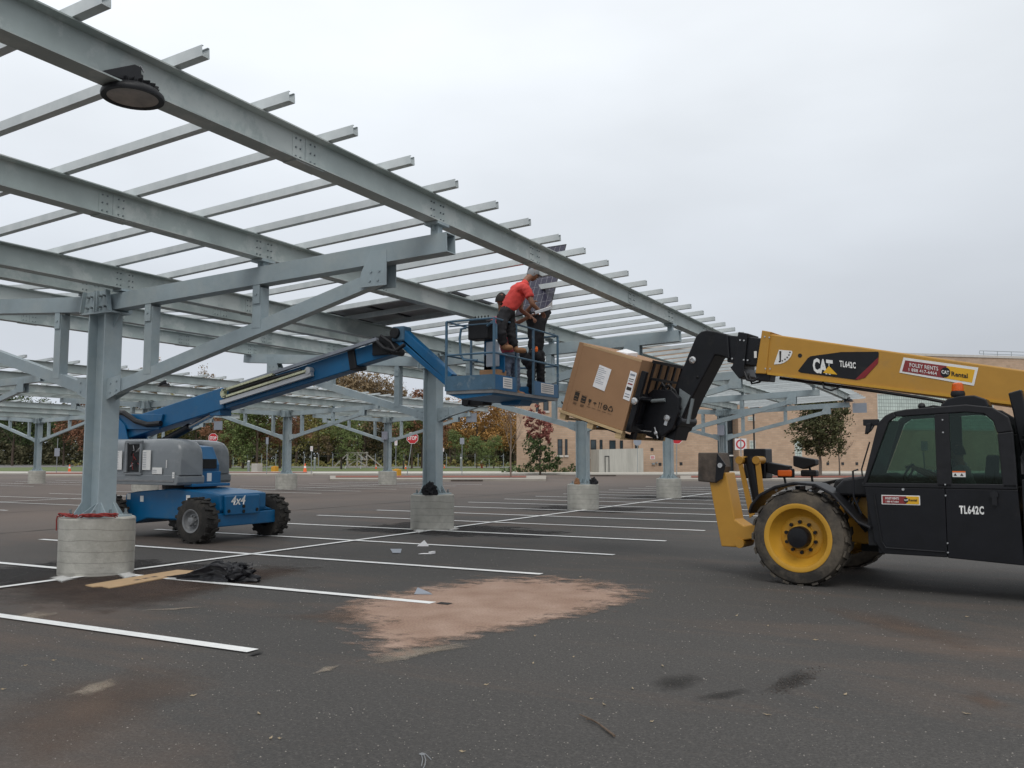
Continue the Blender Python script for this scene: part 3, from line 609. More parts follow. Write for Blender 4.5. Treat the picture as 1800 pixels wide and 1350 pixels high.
# ============================================================ TREES
def leafmat(name,c,c2,var=.0):
    m=bpy.data.materials.new(name); m.use_nodes=True; t=m.node_tree; n=t.nodes; l=t.links; b=n['Principled BSDF']; b.inputs['Roughness'].default_value=.75; b.inputs['Specular IOR Level'].default_value=.2
    gi=n.new('ShaderNodeNewGeometry'); r=n.new('ShaderNodeValToRGB'); r.color_ramp.elements[0].color=(*c,1); r.color_ramp.elements[1].color=(*c2,1)
    l.new(gi.outputs['Random Per Island'],r.inputs[0])
    tcn=n.new('ShaderNodeTexCoord'); z=n.new('ShaderNodeTexNoise'); z.inputs['Scale'].default_value=.55; z.inputs['Detail'].default_value=3; l.new(tcn.outputs['Object'],z.inputs['Vector'])
    mr=n.new('ShaderNodeMapRange'); mr.inputs[1].default_value=.3; mr.inputs[2].default_value=.7; mr.inputs[3].default_value=1.5; mr.inputs[4].default_value=2.7; l.new(z.outputs[0],mr.inputs[0])
    vs=n.new('ShaderNodeVectorMath'); vs.operation='SCALE'; l.new(r.outputs[0],vs.inputs[0]); l.new(mr.outputs[0],vs.inputs['Scale']); l.new(vs.outputs[0],b.inputs['Base Color'])
    return m
LM=dict(oakish=leafmat('dusky_green_leaves',(.022,.026,.012),(.060,.062,.028)),wood=leafmat('woodland_leaves',(.032,.034,.020),(.085,.078,.045)),green=leafmat('green_leaves',(.045,.062,.025),(.12,.145,.055)),dark=leafmat('dark_green_leaves',(.016,.026,.012),(.055,.075,.028)),
 olive=leafmat('olive_leaves',(.06,.06,.022),(.15,.13,.045)),rust=leafmat('rust_leaves',(.075,.038,.024),(.15,.075,.045)),orange=leafmat('orange_leaves',(.13,.075,.028),(.26,.145,.05)),
 brown=leafmat('brown_leaves',(.075,.055,.032),(.17,.125,.075)),red=leafmat('crimson_leaves',(.08,.028,.024),(.165,.065,.052)))
def crown_mb(rd,blobs,nleaf,size,mi=0,b=None,sq=1.):
    b=b or MB(); b.mi=mi
    tot=sum(q[3]**2 for q in blobs)
    for (x,y,z,r) in blobs:
        # clumps: leaves gather on small shells inside each blob
        k=int(nleaf*r*r/tot); nc=max(4,k//26); cs=[]
        for _ in range(nc):
            d=V((rd.gauss(0,1),rd.gauss(0,1),rd.gauss(0,1))).normalized()*r*rd.random()**.35
            cs.append((V((x,y,z))+V((d.x,d.y,d.z*sq)),r*rd.uniform(.16,.38)))
        for i in range(k):
            c,cr_=cs[i%nc]; d=V((rd.gauss(0,.5),rd.gauss(0,.5),rd.gauss(0,.45)))*cr_
            p=c+d; a=V((rd.gauss(0,1),rd.gauss(0,1),rd.gauss(0,1))).normalized(); e_=a.orthogonal().normalized(); f_=a.cross(e_); s=size*rd.uniform(.6,1.3)
            b.add([p+e_*s,p+f_*s*.6,p-e_*s*.9,p-f_*s*.55],[(0,1,2,3)])
    return b
def limbs(rd,H,r0,spread,nb=9,levels=2,lo=.25,top=.95,up=.6):
    b=MB(); pts=[V((0,0,-.05))]; 
    for k in range(1,6): pts.append(V((rd.gauss(0,.02)*H*.3,rd.gauss(0,.02)*H*.3,H*top*k/5)))
    b.tube(pts,[r0*(1-.17*k) for k in range(6)],7)
    def branch(p,d,L,r,lv):
        q=[p]; 
        for k in range(3):
            d=(d+V((rd.gauss(0,.16),rd.gauss(0,.16),rd.gauss(.08,.12)))).normalized(); q.append(q[-1]+d*L/3)
        b.tube(q,[r,r*.75,r*.5,r*.22],5 if lv else 4)
        if lv<levels:
            for _ in range(4):
                t=rd.randint(1,3); dd=(d+V((rd.gauss(0,.6),rd.gauss(0,.6),rd.gauss(.15,.35)))).normalized(); branch(q[t],dd,L*.55,r*.42,lv+1)
    for i in range(nb):
        h=H*(lo+(top-lo-.08)*(i/nb)); a=i*2.4+rd.random(); br=branch(V((0,0,h)),V((cos(a),sin(a),up)).normalized(),spread*(1.1-.6*(i/nb)),r0*.42*(1-.6*i/nb),0)
    return b
protos={}
def proto(kind,seed):
    """woodland tree about 10 m tall"""
    rd=random.Random(seed); key=kind+str(seed)
    R0=thing('woodland_tree','x','tree',(0,0,0))
    limbs(rd,9.2,.17,2.6,8,1).build('trunk',M['bark'],R0)
    bl=[]
    for k in range(13):
        h=2.6+6.6*rd.random(); rad=(1.0-abs(h-5.3)/6.5)*2.3; a=rd.random()*6.28; bl.append((cos(a)*rad,sin(a)*rad,h,rd.uniform(1.2,2.1)))
    bl.append((0,0,8.4,1.6))
    crown_mb(rd,bl,7500,.125).build('crown',LM[kind],R0)
    return R0
kinds=['dark','green','rust','olive','brown','orange']
for k in kinds: protos[k]=proto(k,sum(map(ord,k)))
used=set()
TL={'dark':'dark green','green':'mid green','rust':'rust red','olive':'olive green','brown':'brown leaved','orange':'golden orange'}
def tree(kind,x,D,h,label,wd=1.,rz=None):
    f_=1.75 if D>95 else 1.45; D*=f_; h=(h-1.65)*f_+1.65; p=PD(x,804,D); z=p.copy(); z.z=0; s=h/10.; rz=random.random()*6 if rz is None else rz
    if kind not in used: o=protos[kind]; used.add(kind); o.location=z; o.rotation_euler=(0,0,rz); o.scale=(s*wd,s*wd,s)
    else: o=copy_tree(protos[kind],z,rz,(s*wd,s*wd,s))
    o['label']=label; o['category']='tree'; o['group']='autumn trees along the edge of the woods'; return o
TT=[('dark',-30,104,9.5),('dark',22,100,9.0),('dark',66,102,8.2),('rust',150,98,9.4),('dark',112,100,7.2),('olive',190,104,9),('brown',255,118,13.9,.8),('brown',358,120,13.4,.7),('olive',300,110,10),('dark',345,108,9),
 ('rust',405,92,8.8),('green',452,88,8.0),('green',427,90,7.6),('rust',492,92,8.8),('olive',520,100,9),('brown',560,104,9.6),('green',600,86,6.8),('olive',578,112,10.5),('brown',640,112,10),('brown',612,122,14.2,1.1),('brown',655,124,13.8,1),('olive',590,126,14,.9),('brown',697,124,12.4,.7),
 ('rust',742,92,8.8),('brown',712,112,9),('green',724,90,6.5),('orange',792,100,8.6),('green',800,96,4.6),('orange',838,98,9.8,1.2),('orange',872,104,10.2,1.1),('green',838,92,3.8),('green',868,90,3.8),('orange',905,104,8.2),('olive',760,108,9)]
where=['behind the far-left footing','left of the leaning sign','behind the far-left canopy column','over the far-left orange cone','right of the far-left canopy column','behind the nearest column','tallest, seen above the near brace','tall, its top above the canopy by the lift boom','behind the lift boom root','behind the lift ram',
 'behind the stop sign by the lift','right of the stop sign by the lift','directly behind the stop sign by the lift','left of the middle-row column by the cone','right of the middle-row column by the cone','behind the small white sign','left of the timber frame','behind the timber frame','right of the timber frame','tall, over the middle canopy roof','tall, right part of the treetops over the middle canopy','tall, leftmost of the treetops over the middle canopy','slim, by the strut of the second near column',
 'behind the leaning stop sign','left of the leaning stop sign','just left of the leaning stop sign pole','right of the second near column','behind the grey sign post','large, left of the brick building','tall, between the grey sign and the brick building','low, under the golden orange crown','low, beside the brick building corner','touching the brick building corner','hidden partly by the second near column']
for t,wh in zip(TT,where): tree(t[0],t[1],t[2],t[3],'%s tree %s'%(TL[t[0]],wh),t[4] if len(t)>4 else 1.1)
# undergrowth mass
rd=random.Random(5); bl=[]
for k in range(150):
    x=-170+k*7.3
    if x>912: break
    D=205+rd.uniform(-12,20); p=PD(x,804,D); r=rd.uniform(2.6,4.6)
    hi=11.5 if x<330 else 9.5 if x<770 else 4.5
    bl.append((p.x,p.y,rd.uniform(.6,3.2),r)); bl.append((p.x+rd.uniform(-2,2),p.y+rd.uniform(0,8),rd.uniform(4,7),r)); bl.append((p.x+rd.uniform(-2,2),p.y+rd.uniform(0,8),rd.uniform(6,hi),r))
crown_mb(rd,bl,150000,.36).build('undergrowth',LM['wood'])['kind']='stuff'
rd=random.Random(8); bl=[]
for k in range(90):
    x=130+k*9; p=PD(x,804,158+rd.uniform(-5,8)); bl.append((p.x,p.y,rd.uniform(.2,.6),rd.uniform(.5,1.3)))
crown_mb(rd,bl,9000,.2).build('weeds',LM['olive'])['kind']='stuff'
# single trees
def base(x,y): return G(x,y)
def special(name,label,x,y,build,cat='tree'):
    p=G(x,y); T=thing(name,label,cat,(0,0,0)); build(T); T.location=p; return T
def t_maple(T):
    rd=random.Random(12); limbs(rd,5.6,.10,1.6,8,1,lo=.1).build('trunk',M['bark'],T)
    bl=[(rd.gauss(0,.75),rd.gauss(0,.75),3.6+2.6*rd.random(),rd.uniform(.55,.95)) for _ in range(9)]+[(0,0,6.4,.6)]
    crown_mb(rd,bl,1900,.13).build('red_crown',LM['red'],T)
    bl=[(rd.gauss(0,.8),rd.gauss(0,.8),.9+2.6*rd.random(),rd.uniform(.7,1.15)) for _ in range(9)]
    crown_mb(rd,bl,2100,.13).build('green_crown',LM['dark'],T)
special('maple_tree','shrubby maple, red on top and green below, at the brick building corner',950,834.5,t_maple)
def t_oval(T):
    rd=random.Random(21); limbs(rd,6.6,.12,1.9,10,1,lo=.28,up=1.3).build('trunk',M['barkp'],T)
    bl=[(cos(k*2.4)*r_,sin(k*2.4)*r_,h,1.15) for k in range(16) for h in [2.6+4.4*((k*7)%16)/16] for r_ in [1.35*(1-abs(h-4.3)/4.2)]]+[(0,0,2.5,.8)]
    crown_mb(rd,bl,12000,.10).build('crown',LM['oakish'],T)
    crown_mb(rd,[(0,0,7.4,.9),(.8,.2,7.0,.7),(-.8,.1,7.0,.7)],700,.10).build('turning_leaves',LM['rust'],T)
T_=special('street_tree','egg-shaped dark green street tree with a clear trunk in front of the brick wall',1442,839,t_oval); T_.scale=(1.18,1.18,1.0)
def t_bare(seed,H,sp,twigs=0):
    def f(T):
        rd=random.Random(seed); limbs(rd,H,.075,sp,12,2,lo=.25,up=1.8).build('trunk',M['barkp'],T)
        if twigs: crown_mb(rd,[(rd.gauss(0,.6),rd.gauss(0,.6),2.5+rd.random()*(H-3),.6) for _ in range(8)],twigs,.05).build('last_leaves',LM['brown'],T)
    return f
special('bare_tree','thin leafless young tree right of the egg-shaped green tree',1476,838,t_bare(31,5.6,1.5,60))
special('bare_tree','slender nearly bare tree on the mulch island left of the brick building',898,842,t_bare(44,7.6,2.3,260))
# low shrubs at the building foot
b=crown_mb(random.Random(9),[(BX(s_,1.2,.35).x,BX(s_,1.2,.35).y,.35,.7) for s_ in [-1.5+.9*k for k in range(9)]],2600,.09)
b.build('shrub_bed',LM['dark'])['kind']='stuff'
# ============================================================ SIGNS, POSTS, CONES
RT=CM.r; FW=V((CM.f.x,CM.f.y,0)).normalized()
def octagon(r): return [(r*cos(pi/8+k*pi/4)/cos(pi/8),r*sin(pi/8+k*pi/4)/cos(pi/8)) for k in range(8)]
def stop_sign(x,y,yb,w_px,label,lean=0.,turn=0.,D=None):
    Pb=G(x+lean,yb) if D is None else PD(x+lean,804,D); Pb.z=0; D=Pb.x*FW.x+Pb.y*FW.y; zc=1.65+(804.3-y)/FPX*D; r=w_px/FPX*D/2
    T=thing('stop_sign',label,'sign',Pb); top=PD(x,y,D); top.z=zc; top=V((top.x,top.y,zc)); d=(top-Pb).normalized()
    b=MB(); b.cyl(Pb,top+d*r*.9,.035,n=8); b.build('post',M['pole'],T)
    rt=(RT*cos(turn)+FW*sin(turn)).normalized(); nn=V((rt.y,-rt.x,0)); nn=-nn if nn.dot(FW)>0 else nn
    fn=lambda u,w_,v:top+rt*u+V((0,0,v))+nn*w_
    b=MB(); b.prism(octagon(r),.05,.06,fn); p=b.build('plate',M['signwhite'],T)
    b=MB(); b.prism(octagon(r*.93),.061,.064,fn); b.build('red_face',M['signred'],p)
    text_mesh('STOP',r*.95,rt,(0,0,1),top+nn*.068-rt*(r*.78)-V((0,0,r*.33)),M['signwhite'],'lettering',p,bold=.012,xs=.66)
    return T
stop_sign(725,770,838,20,'red stop sign on a leaning post, right of the farthest middle-row footing',lean=-10,turn=.1)
stop_sign(1189.5,770,841,21,'red stop sign partly hidden by the black fork carriage of the yellow machine',turn=-.05)
stop_sign(375,770,836,16,'small red stop sign seen above the grey cowl of the blue lift')
def plate_sign(x,y0,y1,yb,w_px,label,mt='signback',cat='sign',round_=False,print_=None,name='traffic_sign',yt=None):
    Pb=G(x,yb); D=Pb.x*FW.x+Pb.y*FW.y; z=lambda y:1.65+(804.3-y)/FPX*D; hw=w_px/FPX*D/2
    T=thing(name,label,cat,Pb); b=MB(); b.cyl(Pb,Pb+V((0,0,z(y0 if yt is None else yt)-.03)),.032,n=8); b.build('post',M['pole'],T)
    fn=lambda u,w_,v:Pb+RT*u+V((0,0,v))-FW*w_
    zc=(z(y0)+z(y1))/2
    b=MB(); b.prism([(hw*cos(k*pi/12),zc+hw*sin(k*pi/12)) for k in range(24)] if round_ else [(-hw,z(y1)),(hw,z(y1)),(hw,z(y0)),(-hw,z(y0))],.04,.05,fn); p=b.build('plate',M[mt],T)
    if print_=='lines':
        b=MB()
        for k in range(3): b.bx(-hw*.6,hw*.6,0,1,0,1,lambda u,w_,v:fn(u,.051+.002*w_,zc+hw*(.6-.6*k)+v*hw*.16))
        b.build('print',M['signred'],p)
    if print_=='noentry':
        b=MB(); n_=28
        ro,ri=hw*.82,hw*.56
        for k in range(n_):
            a0,a1=2*pi*k/n_,2*pi*(k+1)/n_
            b.prism([(ro*cos(a0),zc+ro*sin(a0)),(ro*cos(a1),zc+ro*sin(a1)),(ri*cos(a1),zc+ri*sin(a1)),(ri*cos(a0),zc+ri*sin(a0))],.051,.053,fn)
        b.build('red_ring',M['signred'],p)
        b=MB(); b.bx(-hw*.09,hw*.09,0,1,z(y1)-.9,z(y0)+.02,lambda u,w_,v:fn(u,.055+.02*w_,v)); b.build('front_post',M['pole'],T)
    return T
plate_sign(812,770,781,838,7.5,'grey back of a rectangular sign on a post right of the second near column')
plate_sign(778,787.5,794,836,4.5,'small white sign on a thin post beside the second near column','signwhite',print_='lines')
plate_sign(695.5,772.5,783,836,5,'small white notice on a thin post left of the leaning stop sign','signwhite',print_='lines')
plate_sign(547,784.5,793,836,4.5,'small white notice on a thin post right of the big traffic cone','signwhite',print_='lines')
plate_sign(1121,768,785,833,14,'grey round back of a sign in front of the ramp wall',round_=True)
plate_sign(1303,771,791,838,20.5,'white square no entry sign with a red ring, over the raised stabiliser','signwhite',print_='noentry')
plate_sign(468.5,769,781,836,4.5,'dark grey narrow sign back on a tall post right of the concrete block')
T=plate_sign(99,788,802,834,9,'leaning signs at far left, octagon above two grey back plates',yt=770)
# hanging row plates at arm ends
def hang(P,w_,h,label,g_=.12):
    T=thing('row_sign',label,'sign',P-V((0,0,h+g_))); b=MB(); b.bx(P.x-w_/2,P.x+w_/2,P.y-.012,P.y+.012,P.z-h-g_,P.z-g_); b.build('plate',M['signback'],T)
    b=MB(); b.cyl((P.x-w_/3,P.y,P.z-g_-.01),(P.x-w_/3,P.y,P.z),.008,n=6); b.build('hanger',M['pole'],T); b=MB(); b.cyl((P.x+w_/3,P.y,P.z-g_-.01),(P.x+w_/3,P.y,P.z),.008,n=6); b.build('hanger',M['pole'],T)
hang(V((-4.86,Y0+4*BAY,4.30)),.62,.45,'blank grey plate hanging from the farthest arm tip of the near canopy')
hang(V((-26.3,YsB[3],4.36)),.7,.52,'blank grey plate hanging from the last arm of the middle canopy, before the orange tree')
hang(V((-46.9,44.3,4.3)),.8,.6,'blank grey plate hanging left of the lift ram, before the red trees')
# conduit boxes on columns
def conduit(X,Y,label):
    T=thing('conduit_box',label,'electrical box',(X,Y-.25,FH)); b=MB(); b.bx(X-.17,X+.13,Y-.42,Y-.21,2.75,3.25); b.build('box',mat('box_grey',(.33,.34,.40),.5,0,.05,6),T)
    for k,dx in enumerate((-.1,-.02,.06)):
        b=MB(); b.tube([(X+dx,Y-.26,2.76),(X+dx,Y-.26,FH+.02)],.03,8); b.build('conduit',M['pole'],T)
conduit(XC,YsA[4],'grey electrical box with conduits on the farthest near-row column'); conduit(XB,YsB[3],'grey electrical box with conduits on the column left of the leaning stop sign')
def cone(x,yb,h_px,label,col='cone',grp='traffic cones and markers along the far kerb'):
    P_=G(x,yb); D=P_.x*FW.x+P_.y*FW.y; h=h_px/FPX*D; T=thing('traffic_cone',label,'cone',P_,grp)
    b=MB(); b.bx(P_.x-h*.28,P_.x+h*.28,P_.y-h*.28,P_.y+h*.28,0,h*.05); b.build('base',M['black'],T)
    b=MB(); b.lathe([(h*.2,.051*h),(h*.04,h)],P_,(0,0,1),14); b.build('body',M[col],T)
    b=MB(); b.lathe([(h*.125,h*.52),(h*.092,h*.72)],P_,(0,0,1),14,close=False); b.build('reflective_band',M['signwhite'],T)
cone(536,831.5,17,'large orange traffic cone beside the middle-row footing'); cone(122,830.5,14,'orange traffic cone at far left beside a tree trunk')
cone(607,824,5.5,'tiny pale cone below the left end of the timber frame','signwhite'); cone(634,824,5.5,'tiny pale cone below the right end of the timber frame','signwhite')
cone(661,824.5,8.5,'orange cone on the lawn left of the electrical box column'); cone(713,825,8.5,'orange cone behind the leaning stop sign post'); cone(781,823.5,7.5,'orange cone right of the second near column')
def post(name,label,cat,x,yt,yb,r,mt,grp=None,cap=None):
    P_=G(x,yb); D=P_.x*FW.x+P_.y*FW.y; h=(yb-yt)/FPX*D; T=thing(name,label,cat,P_,grp); b=MB(); b.cyl(P_,P_+V((0,0,h)),r,n=12); b.build('shaft',M[mt],T)
    if cap: b=MB(); b.cyl(P_+V((0,0,h+.002)),P_+V((0,0,h+.16)),r*1.02,n=12); b.build('cap',M[cap],T)
bg_='light bollards along the walk'
for x,yt,yb,l in ((1158,805,829,'grey bollard before the red and green maple'),(1101.5,809,830,'grey bollard in front of the concrete ramp wall'),(553,806,826,'grey bollard right of the small white notice'),(437,812,829,'grey bollard left of the pale concrete block'),(675.5,806,826,'grey bollard just left of the electrical box column'),(810.5,806,827,'grey bollard behind the grey sign post')):
    post('bollard',l,'bollard',x,yt,yb,.14,'pole',bg_,'signwhite')
for i,(x,yt,yb) in enumerate(((600,812,825),(709,810,825),(855,806,822))): post('wooden_stake','short dark stake on the lawn '+['left of the timber frame','beside the leaning stop sign','left of the fire hydrant'][i],'stake',x,yt,yb,.1,'dpole')
post('lamp_post','thin dark lamp post in front of the brick wall right of the doorway','lamp post',1327,724,833,.09,'dpole')
P_=G(847,823); T=thing('fire_hydrant','red fire hydrant with a white top on the lawn','hydrant',P_); b=MB(); b.lathe([(.22,0),(.22,.08),(.15,.1),(.15,.75),(.19,.78),(.19,.85)],P_,(0,0,1),14); b.cyl(P_+V((-.3,0,.55)),P_+V((.3,0,.55)),.09,n=10); b.build('body',M['steelred'],T); b=MB(); b.lathe([(.17,.853),(.15,1.02),(.06,1.12),(.05,1.2)],P_,(0,0,1),14); b.build('bonnet',M['signwhite'],T)
P_=G(451.5,829.5); b=MB(); D=65
b.bx(P_.x-.45,P_.x+.45,P_.y-.45,P_.y+.45,0,.95); tag(b.build('concrete_block',M['walk'],bevel=.04),'pale square concrete block between the grey bollard and the yellow box','block')
for x,y,l in ((483,829.5,'yellow box at the foot of a thin pole left of the middle-row footing'),(697,838,'small orange yellow box beside the farthest middle-row footing')):
    P_=G(x,y); b=MB(); b.bx(P_.x-.3,P_.x+.3,P_.y-.3,P_.y+.3,0,.62); b.cyl((P_.x,P_.y,.62),(P_.x,P_.y,.68),.2,n=12); tag(b.build('utility_box',M['yelbox'],bevel=.03),l,'box')
# timber frame on the lawn
P_=G(627,822); T=thing('timber_frame','weathered timber goal-like frame with crossed braces on the lawn','frame',P_)
fx=lambda u,w_,v:P_+RT*u+FW*w_+V((0,0,v))
for u in (-1.6,-.05,1.5):
    b=MB(); b.bx(u,u+.2,0,.2,0,2.6,fx); b.build('upright',M['wooden_post'],T)
for v in (0.15,1.25,2.35):
    b=MB(); b.bx(-1.9,1.9,-.06,-.005,v,v+.14,fx); b.build('rail',M['wooden_post'],T)
for a,c_ in (((-1.5,.3),(-.1,1.2)),((-1.5,1.3),(-.1,2.3)),((.05,1.2),(1.5,.3)),((.05,2.3),(1.5,1.3)),((-1.6,2.2),(-3.8,.1)),((1.6,2.2),(4.2,.1))):
    b=MB(); b.bar(fx(a[0],.07,a[1]),fx(c_[0],.07,c_[1]),.14,.17); b.build('brace',M['wooden_post'],T)
# post and wire fence before the woods
T=thing('wire_fence','pale post and wire fence along the edge of the woods','fence',(PD(450,804,98).x,PD(450,804,98).y,0))
prev=None
for k in range(30):
    x=160+k*25; P_=PD(x,804,150); P_.z=0; b=MB(); b.cyl(P_,P_+V((0,0,2.3)),.07,n=6); b.build('post',M['pole'],T)
    if prev is not None:
        b=MB(); b.tube([prev+V((0,0,1.9)),P_+V((0,0,1.9))],.01,4); b.build('wire',M['pole'],T)
    prev=P_
# litter by the far kerb: drain grates
for x,y,w_,l in ((1060,837,.0,'dark drain inlet in the kerb below the ramp wall'),(821,846,0,'dark debris and grate at the near kerb of the mulch island'),(768,837,0,'dark drain box right of the second near column')):
    P_=G(x,y); b=MB(); b.bx(-1.1 if x>800 else -.35,1.1 if x>800 else .35,-.5,.5,.006,.12 if x>800 else .5,lambda u,v,z:P_+RT*u+FW*v+V((0,0,z))); tag(b.build('drain_grate',M['rust'],bevel=.02),l,'drain')
# ============================================================ BLUE BOOM LIFT
LT=thing('boom_lift','blue telescopic boom lift with grey engine cowls, its basket raised under the near canopy','boom lift',(-14.7,13.2,0))
def wheel(T,c,r,w_,ax,tyre_m,rim_m,hub_m,lugs=8,rim_r=.55,block=True,dish=.25,nlug=18,name='wheel',lugd=.02,lin=.94):
    """c: centre of the outer face; ax: unit vector pointing outwards (towards the visible face)"""
    c=V(c);ax=V(ax).normalized(); o=c-ax*w_
    b=MB(); rr_=r*rim_r
    b.lathe([(rr_,.02*w_),(r*.80,-.0),(r*.93,.06*w_),(r*.97,.16*w_),(r*.97,.84*w_),(r*.93,.94*w_),(r*.80,w_),(rr_*1.04,w_*.985),(rr_,w_*.93),(rr_*.98,w_*.1),(rr_,.02*w_)],o,ax,48,close=False)
    if block:
        a=ax.orthogonal().normalized(); b2=ax.cross(a)
        for k in range(nlug):
            for side in (0,1):
                th=2*pi*(k+.5*side)/nlug; d=a*cos(th)+b2*sin(th); t=ax.cross(d)
                h0,h1=(.05,.56) if side==0 else (.44,.95)
                sk=.10*(1 if side else -1)
                p=[]
                for hh,tt in ((h0,-.075-sk*.4),(h1,-.075+sk*.4),(h1,.055+sk*.4),(h0,.055-sk*.4)):
                    p.append(o+ax*(w_*hh)+t*(r*tt))
                rin,rout=r*lin,r*(1+lugd*.6)
                b.add([q+d*rin for q in p]+[q+d*rout for q in p],[(0,1,2,3),(4,5,6,7),(0,1,5,4),(1,2,6,5),(2,3,7,6),(3,0,4,7)])
    wo=b.build(name,tyre_m,T,smooth=True)
    b=MB(); dp=dish*w_
    b.lathe([(rr_*1.0,w_*.96),(rr_*1.05,w_*1.0),(rr_*1.02,w_*1.01),(rr_*.90,w_*.97),(rr_*.86,w_-dp*.6),(rr_*.66,w_-dp),(rr_*.62,w_-dp*.92),(rr_*.42,w_-dp*.9),(rr_*.40,w_-dp*.75),(.001,w_-dp*.74)],o,ax,48,close=False)
    b.build('rim',rim_m,wo,smooth=True)
    b=MB(); b.lathe([(rr_*.34,w_-dp*.76),(rr_*.34,w_-dp*.1),(rr_*.30,w_+.01),(rr_*.08,w_+.02)],o,ax,28)
    b.build('hub',hub_m,wo,smooth=True)
    a=ax.orthogonal().normalized(); b2=ax.cross(a)
    for k in range(lugs):
        th=2*pi*k/lugs+.2; d=a*cos(th)+b2*sin(th); b=MB(); b.cyl(o+d*rr_*.47+ax*(w_-dp*.9),o+d*rr_*.47+ax*(w_-dp*.9+.045),.019*r/.5,n=6); b.build('lug_nut',hub_m,wo)
    return wo
XF,XR=-13.42,-15.98; NY=12.05; FYY=14.35
for X in (XF,XR):
    wheel(LT,(X,NY,.43),.435,.34,(0,-1,0),M['rubber2'],M['silver'],M['silver'],8,.5,nlug=16,lugd=.07)
    wheel(LT,(X,FYY,.43),.435,.34,(0,1,0),M['rubber2'],M['silver'],M['silver'],8,.5,nlug=16,lugd=.07)
fy=lambda u,w_,v:V((u,w_,v))
b=MB(); b.prism([(-15.95,.34),(-15.6,.28),(-15.2,.40),(-14.3,.40),(-13.9,.30),(-13.25,.32),(-13.2,.55),(-13.12,.62),(-13.12,.93),(-13.4,.97),(-14.4,1.03),(-15.5,.95),(-15.85,.90)],12.50,13.75,fy); ch=b.build('chassis',M['blue'],LT,bevel=.03)
b=MB(); b.bx(-13.62,-13.12,12.36,14.04,.30,.56); b.prism([(12.4,.57),(14.0,.57),(13.6,.70),(12.8,.70)],-13.6,-13.15,lambda u,w_,v:V((w_,u,v))); b.build('axle',M['blue'],LT,bevel=.02)
b=MB(); b.bx(-16.2,-15.75,12.36,14.04,.32,.58); b.build('axle',M['blue'],LT,bevel=.02)
b=MB(); b.bx(-13.118,-13.05,12.58,13.5,.52,.90); fp=b.build('front_plate',M['blue'],LT,bevel=.02)
for yy,zz in ((12.66,.60),(13.05,.58),(13.42,.60),(13.05,.68)):
    b=MB(); b.cyl((-13.049,yy,zz),(-13.035,yy,zz),.035,n=12); b.build('pin',M['dark'],fp)
text_mesh('4x4',.25,(0,1,0),(0,0,1),(-13.046,12.70,.72),M['whited'],'drive_lettering',fp,bold=.005,shear=.2,xs=1.0)
for x,z,w_ in ((-14.0,.84,.11),(-15.35,.80,.1),(-15.75,.84,.1)):
    b=MB(); b.bx(x-w_/2,x+w_/2,12.492,12.498,z-.06,z+.06); b.build('decal',M['whited'],ch)
b=MB(); b.cyl((-14.75,13.2,1.0),(-14.75,13.2,1.12),.55,n=32); b.build('slew_ring',M['black'],LT)
# turntable
b=MB(); b.prism([(-17.0,1.1),(-14.3,1.1),(-14.3,1.5),(-14.5,1.88),(-15.2,1.95),(-17.0,1.96)],12.96,13.58,fy); tt=b.build('turntable',M['blue'],LT,bevel=.02)
b=MB(); b.bx(-14.299,-14.25,13.05,13.45,1.42,1.62); b.build('vent_opening',M['dark'],tt)
b=MB(); b.bx(-14.298,-14.17,12.99,13.5,1.10,1.36); b.bx(-14.25,-14.0,12.6,13.6,1.06,1.12); b.build('step_bracket',M['blue'],tt,bevel=.01)
b=MB(); b.bx(-14.1685,-14.164,13.12,13.24,1.16,1.33); b.build('decal',M['whited'],tt)
def cowl(y0,y1,xf,name='engine_cowl'):
    # rounded box: sections along X, superellipse in YZ
    b=MB(); secs=[]; ym,hw=(y0+y1)/2,(y1-y0)/2; zt_,zb_=2.04,1.30
    for x,sc_ in ((-16.85,.9),(-16.75,1),(xf-.62,1),(xf-.32,.985),(xf-.14,.93),(xf-.04,.82),(xf,.66)):
        top=zb_+(zt_-zb_)*sc_*(1 if x<xf-.9 else 1); w_=hw*(.5+.5*sc_)
        pts=[]
        for k in range(13):
            t=pi*k/12; cx=cos(t); sz_=sin(t); ex=.38
            pts.append(V((x,ym-w_*(abs(cx)**ex)*(1 if cx>0 else -1),zb_+(top-zb_)*(sz_**ex if sz_>0 else 0))))
        secs.append(pts)
    n=len(secs[0]); vs=[p for s_ in secs for p in s_]
    fs=[(i*n+k,i*n+k+1,(i+1)*n+k+1,(i+1)*n+k) for i in range(len(secs)-1) for k in range(n-1)]+[tuple(range(n)),tuple(range((len(secs)-1)*n,len(secs)*n))]
    fs+=[(i*n,(i+1)*n,(i+1)*n+n-1,i*n+n-1) for i in range(len(secs)-1)]
    b.add(vs,fs); c=b.build(name,M['grey'],LT,smooth=True)
    b=MB(); b.prism([(-16.85,1.10),(xf-.03,1.10),(xf,1.16),(xf,1.27),(xf-.05,1.297),(-16.85,1.297)],y0-.02,y1,fy); b.build('cowl_skirt',M['grey'],c,bevel=.012)
    b=MB(); b.bx(-16.8,xf-.1,y0-.032,y0-.021,1.165,1.20); b.build('skirt_rib',M['silver'],c)
    return c
nc=cowl(12.25,12.92,-14.02); fc=cowl(13.62,14.38,-14.78)
b=MB(); b.bx(-15.5,-15.12,12.235,12.262,1.36,1.92); dh=b.build('control_recess',M['dark'],nc)
b=MB()
for u0,u1,v0,v1 in ((-15.56,-15.5,1.34,1.95),(-15.12,-15.06,1.34,1.95),(-15.56,-15.06,1.95,2.0),(-15.56,-15.06,1.30,1.34)): b.bx(u0,u1,12.205,12.262,v0,v1)
b.build('recess_frame',M['grey'],dh,bevel=.006)
rd=random.Random(2)
